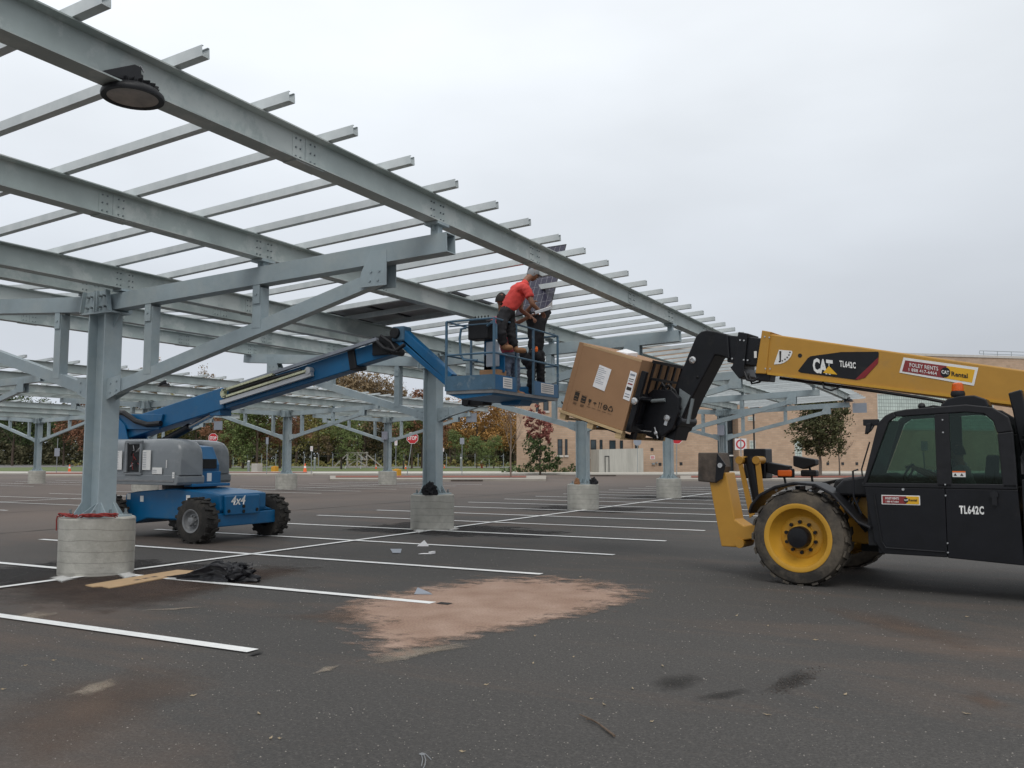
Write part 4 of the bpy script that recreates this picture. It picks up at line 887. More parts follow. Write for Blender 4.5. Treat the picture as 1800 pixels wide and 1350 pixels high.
for k in range(12):
    b=MB(); x=rd.uniform(-15.46,-15.16); z=rd.uniform(1.42,1.85); b.tube([(x,12.23,z),(x+rd.uniform(-.08,.08),12.222,z+rd.uniform(-.08,.08)),(x+rd.uniform(-.1,.1),12.23,z+rd.uniform(-.12,.12))],.008,5); b.build('hose',M[('rail','black','redd2')[k%3]],dh)
for x0,x1,z0,z1 in ((-15.85,-15.66,1.40,1.79),(-15.04,-14.80,1.40,1.80),(-14.74,-14.46,1.32,1.45),(-16.1,-15.95,1.45,1.62),(-14.16,-14.10,1.24,1.36)):
    b=MB(); b.bx(x0,x1,12.222,12.2255,z0,z1); d_=b.build('instruction_decal',M['whited'],nc)
    b=MB(); n_=int((z1-z0)/.035)
    for k in range(1,n_): b.bx(x0+.015,(x0+x1)/2-.008 if x1-x0>.15 else x1-.015,12.2195,12.2215,z0+k*.035,z0+k*.035+.010)
    b.build('fine_print',M['signback'],d_)
b=MB(); b.bx(-14.352,-14.34,12.225,12.24,1.44,1.60); b.build('cowl_latch',M['whited'],nc)
b=MB(); b.bx(-15.95,-15.83,12.2,12.232,1.15,1.24); b.build('latch',M['chrome'],nc)
# boom
bl=lambda x:2.86+.203*(x+13.83)
def boomsec(x0,x1,h,w_,name,mt,dz=0,par=LT,yc=13.28):
    b=MB(); d=V((1,0,.203)).normalized(); b.bar((x0,yc,bl(x0)+dz),(x1,yc,bl(x1)+dz),w_,h); return b.build(name,M[mt],par,bevel=.018)
sb=MB(); 
for yy in (12.99,13.50):
    b=MB(); b.prism([(-17.25,1.96),(-16.45,1.96),(-16.60,2.36),(-16.95,2.62),(-17.25,2.66)],yy,yy+.03,fy); b.build('boom_mount_plate',M['blue'],tt,bevel=.006)
bm1=boomsec(-16.95,-13.75,.44,.38,'boom_base_section','blue')
b=MB(); b.prism([(-16.9,2.28),(-15.55,2.25),(-15.45,2.58),(-16.9,2.62)],13.03,13.085,fy); b.build('boom_foot_plate',M['blue'],bm1,bevel=.01)
bm2=boomsec(-13.74,-10.4,.37,.31,'boom_middle_section','blue',-.045)
bm3=boomsec(-10.39,-9.55,.32,.26,'boom_tip_section','blue',-.02)
boomsec(-10.52,-10.36,.40,.34,'wear_collar','black',-.04,bm2)
for (x0,x1,dz,h,m_) in ((-13.75,-11.35,-.10,.085,'rail'),(-13.2,-9.8,.165,.06,'signback')):
    b=MB(); b.bar((x0,13.06,bl(x0)+dz),(x1,13.06,bl(x1)+dz),.09,h); b.build('cable_tray',M[m_],bm2)
# energy chain: loop of pale links
chm=mat('pale_yellow_chain',(.58,.60,.42),.7,0,.2,30)
links=[]
x=-13.55
while x<-11.5: links.append((x,bl(x)-.015)); x+=.085
x=-13.55
while x<-12.3: links.append((x,bl(x)+.13)); x+=.085
for k in range(6): a=pi/2+pi*k/5; links.append((-13.6+.075*cos(a),bl(-13.6)+.06+.075*sin(a)))
b=MB()
for x,z in links: b.add([(x+dx,13.035+dy,z+dz+dx*.2) for dz in (-.022,.022) for dy in (-.05,.05) for dx in (-.044,.044)],[(0,2,3,1),(4,5,7,6),(0,1,5,4),(2,6,7,3),(0,4,6,2),(1,3,7,5)])
b.build('cable_chain',chm,bm2)
b=MB(); b.tube([(-13.5,13.03,bl(-13.5)+.06),(-12.5,13.03,bl(-12.5)+.06),(-11.6,13.03,bl(-11.6)+.02)],.035,8); b.build('cable_bundle',M['black'],bm2)
b=MB(); b.cyl((-11.42,13.0,bl(-11.42)-.02),(-11.42,13.12,bl(-11.42)-.02),.07,n=16); b.build('pulley',M['rail'],bm2)
b=MB(); b.tube([(-16.85,13.0,2.66),(-16.6,12.97,2.63),(-16.2,12.96,2.44),(-15.85,12.97,2.36),(-15.45,12.99,2.38)],.06,8); b.build('hose_bundle',M['black'],bm1)
b=MB(); b.cyl((-15.9,13.28,1.92),(-14.9,13.28,2.30),.085,n=16); cyb=b.build('lift_ram',M['black'],LT); b=MB(); b.cyl((-14.9,13.28,2.30),(-14.05,13.28,2.62),.05,n=14); b.build('ram_rod',M['chrome'],cyb)
b=MB(); b.bx(-14.15,-13.85,13.12,13.44,2.52,2.72); b.build('ram_mount',M['blue'],bm2,bevel=.01)
b=MB(); b.bx(-9.95,-9.5,13.1,13.45,3.55,3.90); b.cyl((-9.4,13.02,3.93),(-9.4,13.5,3.93),.10,n=16); b.cyl((-9.55,13.02,3.62),(-9.55,13.5,3.62),.07,n=16)
b.tube([(-9.8,13.04,3.8),(-9.6,13.0,3.65),(-9.35,13.0,3.58),(-9.15,13.02,3.7)],.04,8); b.tube([(-9.7,13.02,3.9),(-9.45,12.99,3.75),(-9.3,13.0,3.55)],.03,8)
b.build('jib_pivot',M['black'],LT,bevel=.01)
ja,jb=V((-9.35,13.2,3.93)),V((-7.72,13.1,2.62)); jd=(jb-ja).normalized(); ju=V((.63,0,.78))
b=MB(); b.bar(ja+ju*.04,ja+jd*1.45+ju*.04,.17,.16); jb1=b.build('jib_upper_arm',M['blue'],LT,bevel=.012)
b=MB(); b.bar(ja-ju*.13,jb-ju*.06,.15,.10); b.build('jib_lower_arm',M['blue'],LT,bevel=.012)
b=MB(); b.cyl(ja-ju*.04+jd*.2,ja-ju*.04+jd*1.3,.04,n=10); b.build('jib_ram',M['black'],LT)
b=MB(); b.bx(-9.50,-9.22,13.08,13.34,3.78,4.06); b.build('jib_head',M['bluedull'],LT,bevel=.03)
b=MB(); b.bx(-7.90,-7.46,12.95,13.25,2.55,2.72); b.cyl((-7.8,12.9,2.60),(-7.8,13.3,2.60),.07,n=14); b.build('platform_rotator',M['black'],LT,bevel=.01)
# basket
X0b,X1b,Y0b,Y1b,ZF,ZT=-7.44,-6.57,11.73,14.05,2.70,3.81
BK=M['bluedull']
b=MB(); b.bx(X0b,X1b,Y0b,Y1b,ZF-.05,ZF); plt=b.build('platform_floor',M['silver'],LT)
b=MB(); b.prism([(X0b+.02,ZF-.052),(X1b-.02,ZF-.052),(X1b-.06,ZF-.085),(X0b+.25,ZF-.13)],Y0b+.02,Y1b-.35,fy); b.prism([(X0b+.3,ZF-.10),(X1b-.15,ZF-.09),(X1b-.2,ZF-.17),(X0b+.35,ZF-.17)],Y0b+1.2,Y1b-.7,fy); b.build('platform_underframe',M['blue'],plt)
ZM=3.27
def rail(pts,r=.0165): b=MB(); b.tube(pts,r,8); b.build('rail',BK,plt,smooth=True)
for z in (ZT,ZM): rail([(X1b,Y0b,z),(X0b,Y0b,z)]); rail([(X0b,Y0b,z),(X0b,Y1b,z)]); rail([(X0b,Y1b,z),(X1b,Y1b,z)]); rail([(X1b,Y0b,z),(X1b,Y1b,z)])
rail([(X1b-.02,Y0b+.05,ZT-.07),(X0b+.02,Y0b+.05,ZT-.07)],.012)
def pst(x,y,z0=ZF): b=MB(); b.bar((x,y,z0),(x,y,ZT),.032,.032,(1,0,0)); b.build('rail_post',BK,plt)
for y in (Y0b,12.46,13.08,Y1b): pst(X1b,y)
for y in (Y0b,12.5,13.3,Y1b): pst(X0b,y)
def kick(x0,x1,y0,y1,mt='blue'): b=MB(); b.bx(x0,x1,y0,y1,ZF+.001,ZF+.235); return b.build('kick_plate',M[mt],plt)
kick(X0b,X1b,Y0b-.012,Y0b-.002,'bluedull'); k1=kick(X1b+.002,X1b+.012,Y0b,12.46); kick(X0b-.012,X0b-.002,Y0b,Y1b); k2=kick(X1b+.002,X1b+.012,13.08,Y1b); kick(X0b,X1b,Y1b+.002,Y1b+.012)
for y0,y1,z0 in ((12.0,12.3,ZF+.04),(13.35,13.85,ZF+.05)):
    b=MB(); b.bx(X1b+.0125,X1b+.0155,y0,y1,z0,z0+.17); d_=b.build('instruction_decal',M['whited'],plt)
    b=MB()
    for k in range(4): b.bx(X1b+.016,X1b+.0185,y0+.03,y1-.03,z0+.03+k*.035,z0+.042+k*.035)
    b.build('fine_print',M['signback'],d_)
# controls at the inner side
b=MB(); b.bx(-7.15,-6.78,11.9,12.15,3.52,3.80); b.prism([(-7.15,3.80),(-6.78,3.80),(-6.83,3.86),(-7.10,3.86)],11.9,12.15,fy); cb=b.build('control_box',M['black'],plt,bevel=.02)
for k in range(5): b=MB(); b.cyl((-7.08+k*.06,12.02,3.86),(-7.08+k*.06,12.02,3.90),.008,n=6); b.ball((-7.08+k*.06,12.02,3.905),.014,8); b.build('joystick',M['black'],cb)
b=MB(); b.tube([(-7.18,11.9,3.72),(-7.26,11.88,3.70),(-7.28,11.87,3.55),(-7.26,11.87,3.28),(-7.2,11.87,3.2),(-6.95,11.87,3.18)],.02,8); b.tube([(-6.78,11.88,3.72),(-6.66,11.86,3.78),(-6.6,11.85,3.72),(-6.6,11.85,3.5)],.02,8); b.build('guard_tube',BK,plt,smooth=True)
b=MB(); b.bx(-7.0,-6.85,12.16,12.2,2.72,3.6); b.bx(-7.0,-6.62,12.16,12.19,3.0,3.3); b.build('control_stand',M['blue'],plt,bevel=.01)
b=MB(); b.bx(-6.86,-6.62,11.98,12.0,3.08,3.48); b.build('metal_shield',M['signback'],plt,bevel=.01)
def single(name,label,cat,b,mt,**k): o=b.build(name,mt,**k); tag(o,label,cat); return o
b=MB(); b.bx(-7.0,-6.66,12.02,12.3,ZF+.001,ZF+.34); single('cardboard_box','open brown cardboard box on the lift platform behind the kick plate','box',b,M['card'],bevel=.006)
b=MB(); b.bx(-7.36,-7.05,12.2,12.5,ZF+.001,ZF+.28); single('cardboard_box','brown cardboard pack at the inner end of the lift platform','box',b,M['card2'],bevel=.02)
# ============================================================ PEOPLE
def skin(name,nodes,edges,mt,parent,sub=2,extra=None,root=None,wr=0):
    names=list(nodes); og=WL[parent.name] if parent is not None else None
    vs=[V(nodes[k][0])-(og or V((0,0,0))) for k in names]
    me=bpy.data.meshes.new(name); me.from_pydata(vs,[(names.index(a),names.index(b)) for a,b in edges],[])
    o=bpy.data.objects.new(name,me); COL.objects.link(o)
    sk=o.modifiers.new('s','SKIN'); sk.use_smooth_shade=True; sk.branch_smoothing=.5
    for i,k in enumerate(names):
        r=nodes[k][1]; r=r if isinstance(r,tuple) else (r,r); me.skin_vertices[0].data[i].radius=r; me.skin_vertices[0].data[i].use_root=(k==(root or names[0]))
    su=o.modifiers.new('u','SUBSURF'); su.levels=sub; su.render_levels=sub
    bpy.context.view_layer.update()
    dg=bpy.context.evaluated_depsgraph_get(); m2=bpy.data.meshes.new_from_object(o.evaluated_get(dg)); bpy.data.objects.remove(o); m2.name=name
    if extra:
        bm=bmesh.new(); bm.from_mesh(m2); me3=bpy.data.meshes.new('x'); me3.from_pydata([p-(og or V((0,0,0))) for p in extra.v],[],extra.f); bm.from_mesh(me3); bm.normal_update(); bm.to_mesh(m2); bm.free()
    if wr:
        from mathutils import noise as _n
        for v in m2.vertices:
            q=v.co; k=_n.noise(V((q.x*9,q.y*9,q.z*17)))+.6*_n.noise(V((q.x*22,q.y*22,q.z*30))); v.co=v.co+v.normal*(k*wr)
    for p in m2.polygons: p.use_smooth=True
    m2.materials.clear(); m2.materials.append(mt)
    o=bpy.data.objects.new(name,m2); COL.objects.link(o)
    if parent is not None: o.parent=parent; WL[o.name]=WL[parent.name]
    return o
def head_mb(c,fwd,up,s=1.):
    """face, nose, ears, brow as one small mesh; c centre of the skull"""
    c=V(c);f=V(fwd).normalized();u=V(up).normalized();u=(u-f*u.dot(f)).normalized();sd=f.cross(u); b=MB()
    def pt(x,y,z): return c+sd*x*s+f*y*s+u*z*s
    n=16; m=12; vs=[]
    for j in range(m+1):
        t=pi*j/m; z=-cos(t); rr_=sin(t)
        for i in range(n):
            a=2*pi*i/n; x=cos(a)*rr_*.075; y=sin(a)*rr_*.095
            if z<0: x*=1+.30*z; y=y*(1+.18*z)+.012*(-z)
            vs.append(pt(x,y,z*.115))
    b.add(vs,[(j*n+i,j*n+(i+1)%n,(j+1)*n+(i+1)%n,(j+1)*n+i) for j in range(m) for i in range(n)])
    b.add([pt(-.012,.088,.005),pt(.012,.088,.005),pt(.016,.092,-.03),pt(-.016,.092,-.03),pt(0,.118,-.026),pt(0,.092,.012)],[(0,1,5),(0,5,4,3),(1,2,4,5),(2,3,4)])
    for s_ in (-1,1): b.add([pt(s_*.074,.0,.02),pt(s_*.088,-.012,.022),pt(s_*.088,-.01,-.022),pt(s_*.072,.004,-.028),pt(s_*.07,-.015,0)],[(0,1,2,3),(0,1,4),(1,2,4),(2,3,4)])
    b.add([pt(-.025,.088,-.055),pt(.025,.088,-.055),pt(.018,.094,-.066),pt(-.018,.094,-.066)],[(0,1,2,3)])
    return b
def hand(nodes,edges,tag_,wrist,dirv,palm_n,anchor,curl=.6,s=1.):
    w_=V(wrist);d=V(dirv).normalized();pn=V(palm_n);pn=(pn-d*pn.dot(d)).normalized();sd=d.cross(pn)
    pm=w_+d*.055*s; nodes[tag_+'p']=(pm,(.034*s,.018*s)); edges.append((anchor,tag_+'p'))
    kn=w_+d*.09*s; nodes[tag_+'k']=(kn,(.036*s,.016*s)); edges.append((tag_+'p',tag_+'k'))
    for i,(o_,L) in enumerate(((-.032,.066),(-.011,.078),(.011,.073),(.031,.056))):
        a=kn+sd*o_*s+d*.012; m1=a+(d*cos(curl*.5)+pn*sin(curl*.5))*L*.5*s; m2=m1+(d*cos(curl*1.4)+pn*sin(curl*1.4))*L*.5*s
        for nm,q,r in (('a',a,.0105),('b',m1,.0095),('c',m2,.0075)): nodes[f'{tag_}{i}{nm}']=(q,r*s)
        edges+= [(tag_+'k',f'{tag_}{i}a'),(f'{tag_}{i}a',f'{tag_}{i}b'),(f'{tag_}{i}b',f'{tag_}{i}c')]
    t1=w_+d*.045*s-sd*.045*s; t2=t1+(d*.7-sd*.35+pn*.5).normalized()*.04*s
    nodes[tag_+'t1']=(t1,.012*s); nodes[tag_+'t2']=(t2,.009*s); edges+=[(tag_+'p',tag_+'t1'),(tag_+'t1',tag_+'t2')]
def person(label,J,shirt,pants,boots,face,up,hair='hair',sleeve=.5,cap=True,vest=None):
    """J joints: pelvis chest neck head, sL/sR eL/eR hL/hR, pL/pR kL/kR aL/aR"""
    base_=V(J['pelvis']).copy(); base_.z=min(J['aL'].z,J['aR'].z)-.09
    T=thing('person',label,'person',base_)
    nd={'pelvis':(J['pelvis'],.085),'chest':(J['chest'],.085),'neck':(J['neck'],.055),'head':(J['head'],.07)}; ed=[('pelvis','chest'),('chest','neck'),('neck','head')]
    for s_ in 'LR':
        nd['s'+s_]=(J['s'+s_],.06); nd['e'+s_]=(J['e'+s_],.042); nd['w'+s_]=(J['h'+s_],.028); ed+=[('chest','s'+s_),('s'+s_,'e'+s_),('e'+s_,'w'+s_)]
        nd['p'+s_]=(J['p'+s_],.07); nd['k'+s_]=(J['k'+s_],.05); nd['a'+s_]=(J['a'+s_],.042); ed+=[('pelvis','p'+s_),('p'+s_,'k'+s_),('k'+s_,'a'+s_)]
        d=(J['h'+s_]-J['e'+s_]).normalized(); hand(nd,ed,'h'+s_,J['h'+s_],d,V((0,0,-1)),'w'+s_,.9)
    body=skin('body',nd,ed,M['skin'],T,2,head_mb(J['head'],face,up))
    # shirt
    C=J['chest'];P_=J['pelvis']
    sh={'c':(C,(.17,.15)),'p':(P_-(C-P_)*.06,(.165,.15)),'m':((C+P_)/2,(.165,.15)),'n':(C+(J['neck']-C)*.66,(.115,.105))}; e2=[('p','m'),('m','c'),('c','n')]
    for s_ in 'LR':
        S_=J['s'+s_];E_=J['e'+s_]; sh['s'+s_]=(S_,.082); sh['e'+s_]=(S_+(E_-S_)*sleeve*.9,.072); sh['x'+s_]=(S_+(E_-S_)*sleeve,.07); e2+=[('c','s'+s_),('s'+s_,'e'+s_),('e'+s_,'x'+s_)]
        if sleeve>=1:
            H_=J['h'+s_]; sh['f'+s_]=(E_+(H_-E_)*.9,.048); e2.append(('x'+s_,'f'+s_))
    skin('shirt',sh,e2,M[shirt],T,3,wr=.016)
    tr={'p':(P_+(C-P_)*.22,(.15,.14)),'q':(P_-V((0,0,.02)),(.165,.15))}; e3=[('p','q')]
    for s_ in 'LR':
        tr['t'+s_]=(J['p'+s_]-V((0,0,.03)),.11); tr['k'+s_]=(J['k'+s_],.078); tr['m'+s_]=((J['k'+s_]+J['a'+s_])/2,.074); tr['a'+s_]=(J['a'+s_]+V((0,0,.0)),.078); e3+=[('q','t'+s_),('t'+s_,'k'+s_),('k'+s_,'m'+s_),('m'+s_,'a'+s_)]
    skin('trousers',tr,e3,M[pants],T,3,wr=.02)
    for s_ in 'LR':
        A_=J['a'+s_]; F_=J.get('f'+s_,A_+V(face)*.17); F_=V((F_.x,F_.y,A_.z-.05)); skin('boot',{'a':(A_+V((0,0,.06)),.055),'b':(A_-V((0,0,.04)),.055),'c':(A_*.4+F_*.6-V((0,0,.01)),(.052,.042)),'d':(F_,(.045,.032))},[('a','b'),('b','c'),('c','d')],M[boots],T,2)
    f=V(face).normalized();u=V(up).normalized();u=(u-f*u.dot(f)).normalized();sd=f.cross(u); c=J['head']
    b=MB(); n=16; vs=[]
    for j in range(7):
        t=pi*.5*j/6
        for i in range(n):
            a=2*pi*i/n; low=(.0 if sin(a)>.2 else -.055)*(1-j/6)
            vs.append(c+sd*cos(a)*cos(t)*.084+f*(sin(a)*cos(t)*.104-.004)+u*(.02+sin(t)*.108+low))
    b.add(vs,[(j*n+i,j*n+(i+1)%n,(j+1)*n+(i+1)%n,(j+1)*n+i) for j in range(6) for i in range(n)])
    if cap: b.add([c+sd*x+f*y+u*z for x,y,z in ((-.07,.07,.035),(.07,.07,.035),(.055,.165,.02),(-.055,.165,.02),(-.07,.07,.028),(.07,.07,.028),(.055,.165,.012),(-.055,.165,.012))],[(0,1,2,3),(4,5,6,7),(2,3,7,6),(0,3,7,4),(1,2,6,5)])
    b.build('cap' if cap else 'hair',M[hair],T,smooth=True)
    return T
away=FW; rgt=RT
# red shirt worker standing on the mid rail
pe=PD(889,549,14.05)
Jr=dict(pelvis=pe,chest=PD(913,507,14.25),neck=PD(927,490,14.35),head=PD(937,482,14.42),
 sL=PD(917,500,14.45),eL=PD(915,545,14.35),hL=PD(932,556,14.2),sR=PD(926,508,14.02),eR=PD(936,535,13.9),hR=PD(948,546,14.0),
 pL=PD(896,553,14.15),kL=PD(898,587,14.05),aL=PD(906,611,14.05),pR=PD(883,552,13.97),kR=PD(881,587,13.75),aR=PD(884,606,13.85))
Jr['fL']=PD(926,618,14.1); Jr['fR']=PD(902,612,13.9)
person('worker in a bright red t-shirt and black trousers bending over on the lift rail',Jr,'redshirt','darkcloth','boot',rgt*.8+away*.3+V((0,0,-.3)),V((.25,0,1)),hair='greycloth',sleeve=.62)
# worker in jeans behind him
Jj=dict(pelvis=PD(897,628,14.35),chest=PD(886,575,14.45),neck=PD(882,545,14.45),head=PD(881,527,14.45),
 sL=PD(897,562,14.6),eL=PD(905,570,14.4),hL=PD(932,556,14.35),sR=PD(872,560,14.3),eR=PD(868,590,14.2),hR=PD(885,600,14.1),
 pL=PD(905,632,14.4),kL=PD(906,662,14.35),aL=PD(908,688,14.35),pR=PD(890,632,14.25),kR=PD(889,662,14.2),aR=PD(893,688,14.2))
person('worker in blue jeans and pink plaid shirt standing behind the worker in bright red',Jj,'pink','jeans','boot',rgt*.8+away*.5,V((0,0,1)),sleeve=.5)
# worker in black
Jb=dict(pelvis=PD(942,622,15.3),chest=PD(943,572,15.3),neck=PD(943,547,15.35),head=PD(944,531,15.45),
 sL=PD(957,556,15.35),eL=PD(965,545,15.4),hL=PD(963,532,15.5),sR=PD(930,557,15.25),eR=PD(926,548,15.0),hR=PD(934,537,14.9),
 pL=PD(949,627,15.35),kL=PD(950,657,15.3),aL=PD(951,680,15.35),pR=PD(935,627,15.2),kR=PD(934,655,15.1),aR=PD(934,684,15.2))
wb=person('worker all in black with a tool belt holding up the solar panel',Jb,'darkcloth','darkcloth','darkcloth',away*.6-rgt*.1,V((0,0,1)),sleeve=.95,cap=False)
b=MB(); pb=PD(925,632,15.1)
for dx,dz,r in ((0,0,.10),(-.05,.10,.08),(.05,-.08,.085),(.2,.06,.07)): b.ball(pb+rgt*dx+V((0,0,dz)),r,10,(1,.8,1.2))
b.build('tool_pouch',M['darkcloth'],wb,smooth=True); b=MB(); b.ball(PD(943,614,15.0),.03,8,(1,.8,1.8)); b.build('glove',M['orange'],wb)
# small tube held by the red worker
b=MB(); b.bar(PD(940,550,13.95),PD(969,541,14.0),.045,.05); single('rail_clamp','short grey aluminium rail piece held in the red shirt worker hand','clamp',b,M['rail'],bevel=.004)
b=MB(); p=[PD(955,545,14.7),PD(971,529,14.9),PD(971,541,14.95),PD(963,546,14.8)]; 
b.add(p+[q+away*.02 for q in p],[(0,1,2,3),(4,5,6,7),(0,1,5,4),(1,2,6,5),(2,3,7,6),(3,0,4,7)]); single('corner_protector','white cardboard corner on the lower corner of the held solar panel','packing',b,M['paper'])
# ============================================================ SOLAR PANELS
def cellmat():
    m=bpy.data.materials.new('solar_cells'); m.use_nodes=True; t=m.node_tree; n=t.nodes; l=t.links; b=n['Principled BSDF']; b.inputs['Roughness'].default_value=.22
    uv=n.new('ShaderNodeUVMap'); uv.uv_map='UVMap'
    z=n.new('ShaderNodeTexVoronoi'); z.inputs['Scale'].default_value=60; l.new(uv.outputs[0],z.inputs['Vector'])
    r=n.new('ShaderNodeValToRGB'); r.color_ramp.elements[0].color=(.028,.028,.05,1); r.color_ramp.elements[1].color=(.06,.058,.09,1); l.new(z.outputs['Color'],r.inputs[0]); l.new(r.outputs[0],b.inputs['Base Color']); return m
M['cell']=cellmat(); M['cellgap']=mat('cell_gap_white',(.34,.34,.37),.4,0,0)
def panel(A,B,D_,label,nx=6,ny=10,group=None,t=.04):
    A,B,D_=V(A),V(B),V(D_); ex=(B-A); ey=(D_-A); nn=ex.cross(ey).normalized()
    T=thing('solar_module',label,'solar panel',(A+B+D_+(B+D_-A))/4,group)
    q=lambda u,v,w_:A+ex*u+ey*v+nn*w_
    f_=.022; lx,ly=ex.length,ey.length; fu,fv=f_/lx,f_/ly
    b=MB(); b.bx(0,1,0,1,0,1,lambda u,v,w_:q(fu+u*(1-2*fu),fv+v*(1-2*fv),.028+w_*.006)); b.build('backsheet',M['backs'],T)
    b=MB(); b.bx(0,1,0,1,0,1,lambda u,v,w_:q(fu+u*(1-2*fu),fv+v*(1-2*fv),.0345+w_*.0015)); b.build('cell_backing',M['cellgap'],T)
    for u0,u1,v0,v1 in ((0,1,0,fv),(0,1,1-fv,1),(0,fu,fv,1-fv),(1-fu,1,fv,1-fv)):
        b=MB(); b.bx(0,1,0,1,0,1,lambda u,v,w_:q(u0+u*(u1-u0),v0+v*(v1-v0),w_*t)); b.build('frame_rail',M['frame'],T)
    b=MB(); gu,gv=.0035/lx,.0035/ly; W_=(1-2*fu)/nx; H_=(1-2*fv)/ny
    for i in range(nx):
        for j in range(ny):
            u0=fu+i*W_+gu;u1=fu+(i+1)*W_-gu;v0=fv+j*H_+gv;v1=fv+(j+1)*H_-gv
            b.add([q(u0,v0,.0375),q(u1,v0,.0375),q(u1,v1,.0375),q(u0,v1,.0375)],[(0,1,2,3)])
    co_=b.build('cells',M['cell'],T); uvl=co_.data.uv_layers.new(name='UVMap')
    for lp in co_.data.loops: v=co_.data.vertices[lp.vertex_index].co; uvl.data[lp.index].uv=(v.x,v.z)
    b=MB(); c=q(.5,.9,0); 
    b.bx(0,1,0,1,0,1,lambda u,v,w_:q(.44+.12*u,.86+.05*v,.012+w_*.014)); b.build('junction_box',M['black'],T)
    return T
A_=PD(904,558,14.9); B_=PD(966,545,15.35); Dp=PD(937,440,15.9)
panel(A_,B_,Dp,'solar panel held upright by the workers between the beams',6,8)
PG='solar panels already laid on the near canopy'
for i in range(3):
    x0=-11.18+i*.975
    def zz(x): return 4.06+.30+.004+.088+abs(x-XC)*SL+.001
    panel((x0,13.15,zz(x0)),(x0+.965,13.15,zz(x0+.965)),(x0,15.1,zz(x0)),['dark solar panel laid on the purlins nearest the canopy valley','middle one of the three solar panels laid on the near canopy','laid solar panel peeking out right of the second beam'][i],group=PG)
# ============================================================ YELLOW TELESCOPIC HANDLER
TO=V((-2.08,11.85,0)); TH=RD(7.8); TA=V((-cos(TH),sin(TH),0)); TB=V((sin(TH),cos(TH),0))
def TV(a,l,z): return TO+TA*a+TB*l+V((0,0,z))      # forward, away from the viewer, up
TX=-TA                                             # reads left to right on the near side
H_=thing('telehandler','yellow and black telescopic handler with enclosed black cab lifting a tilted cardboard box','telehandler',TV(-1.2,1.28,0))
for a in (.05,-3.3):
    wheel(H_,TV(a,0,.612),.62,.37,-TB,M['rubber'],M['yellow2'],M['blackp'],10,.68,nlug=20,lugd=.0,dish=.5,lin=.96)
    wheel(H_,TV(a,2.56,.612),.62,.37,TB,M['rubber'],M['yellow2'],M['blackp'],10,.68,nlug=20,lugd=.0,dish=.5,lin=.96)
def tb(name,mt,fn,par=H_,**k): b=MB(); fn(b); return b.build(name,M[mt],par,**k)
fr=tb('chassis','yellow',lambda b:b.prism([(.62,.52),(.74,.86),(-.1,1.02),(-4.1,1.02),(-4.1,.62),(-.6,.50)],.86,1.70,TV),bevel=.02)
for a in (.05,-3.3): tb('axle','black',lambda b:(b.cyl(TV(a,.38,.60),TV(a,2.18,.60),.13,n=14),b.bx(a-.2,a+.2,1.0,1.55,.42,.82,TV)),bevel=.02)
# stabilisers
def stab(l0,near):
    c_=(l0+.17)
    leg=tb('stabiliser_leg','yellow',lambda b:b.prism([(1.44,1.40),(1.17,1.44),(1.05,.78),(.92,.70),(.74,.74),(.76,.54),(.95,.50),(.98,.40),(1.26,.40),(1.30,.62)],l0,l0+.34,TV),bevel=.015)
    tb('stabiliser_pad','rust',lambda b:b.prism([(1.57,1.72),(1.26,1.72),(1.22,1.52),(1.30,1.29),(1.58,1.31)],l0-.04,l0+.34,TV),leg,bevel=.015)
    tb('pad_pin','chrome',lambda b:b.cyl(TV(1.22,l0-.09,1.54),TV(1.22,l0-.05,1.54),.035,n=12),leg)
    tb('pad_bracket','blackp',lambda b:b.prism([(1.27,1.71),(1.15,1.55),(1.20,1.35),(1.31,1.30)],l0-.055,l0-.041,TV),leg)
    tb('pivot_pin','yellow',lambda b:b.cyl(TV(.98,l0-.03,.46),TV(.98,l0+.37,.46),.065,n=16),leg)
    return leg
lg=stab(.40,True)
# far stabiliser seen with its ram and side plates
lf=tb('stabiliser_leg','yellow',lambda b:(b.prism([(1.52,1.62),(1.46,1.64),(1.26,.78),(1.34,.72)],1.72,1.75,TV)),bevel=.004)
tb('stabiliser_side_plate','yellow',lambda b:b.prism([(1.24,1.64),(1.16,1.64),(1.08,.86),(1.16,.80)],1.72,1.75,TV),lf,bevel=.004)
tb('stabiliser_pad','blackp',lambda b:b.bx(1.16,1.52,1.98,2.3,1.32,1.79,TV),lf,bevel=.02)
tb('stabiliser_ram','blackp',lambda b:(b.cyl(TV(1.35,1.86,1.66),TV(1.22,1.86,.95),.105,n=18),b.cyl(TV(1.22,1.86,.95),TV(1.15,1.86,.6),.06,n=14)),lf,smooth=True)
for a in (1.48,1.21): tb('ram_boss','yellow',lambda b:b.cyl(TV(a,1.70,1.61),TV(a,1.98,1.61),.062,n=16),lf,smooth=True)
tb('lower_frame_link','yellow',lambda b:b.bx(.62,1.02,.95,1.75,.50,.66,TV),lf,bevel=.01)
# fenders
def fender(l0,l1,name='fender'):
    pts=[(.70,.93),(.665,1.03),(.54,1.17),(.33,1.28),(.08,1.335),(-.20,1.315),(-.42,1.20),(-.58,1.02),(-.72,.86),(-.86,.80)]
    inn=[(a*.97 if k<8 else a,z-.035) for k,(a,z) in enumerate(pts)]
    return tb(name,'black',lambda b:b.prism(pts+inn[::-1],l0,l1,TV),bevel=.01)
f1=fender(-.02,.46); f2=fender(2.10,2.58)
for a in (.35,.12,-.1): tb('fender_bolt','rail',lambda b:b.cyl(TV(a,.10,1.22),TV(a,.12,1.22),.02,n=8),f1)
tb('fender_bracket','blackp',lambda b:b.bx(.10,.16,.30,.55,.85,1.27,TV),f1)
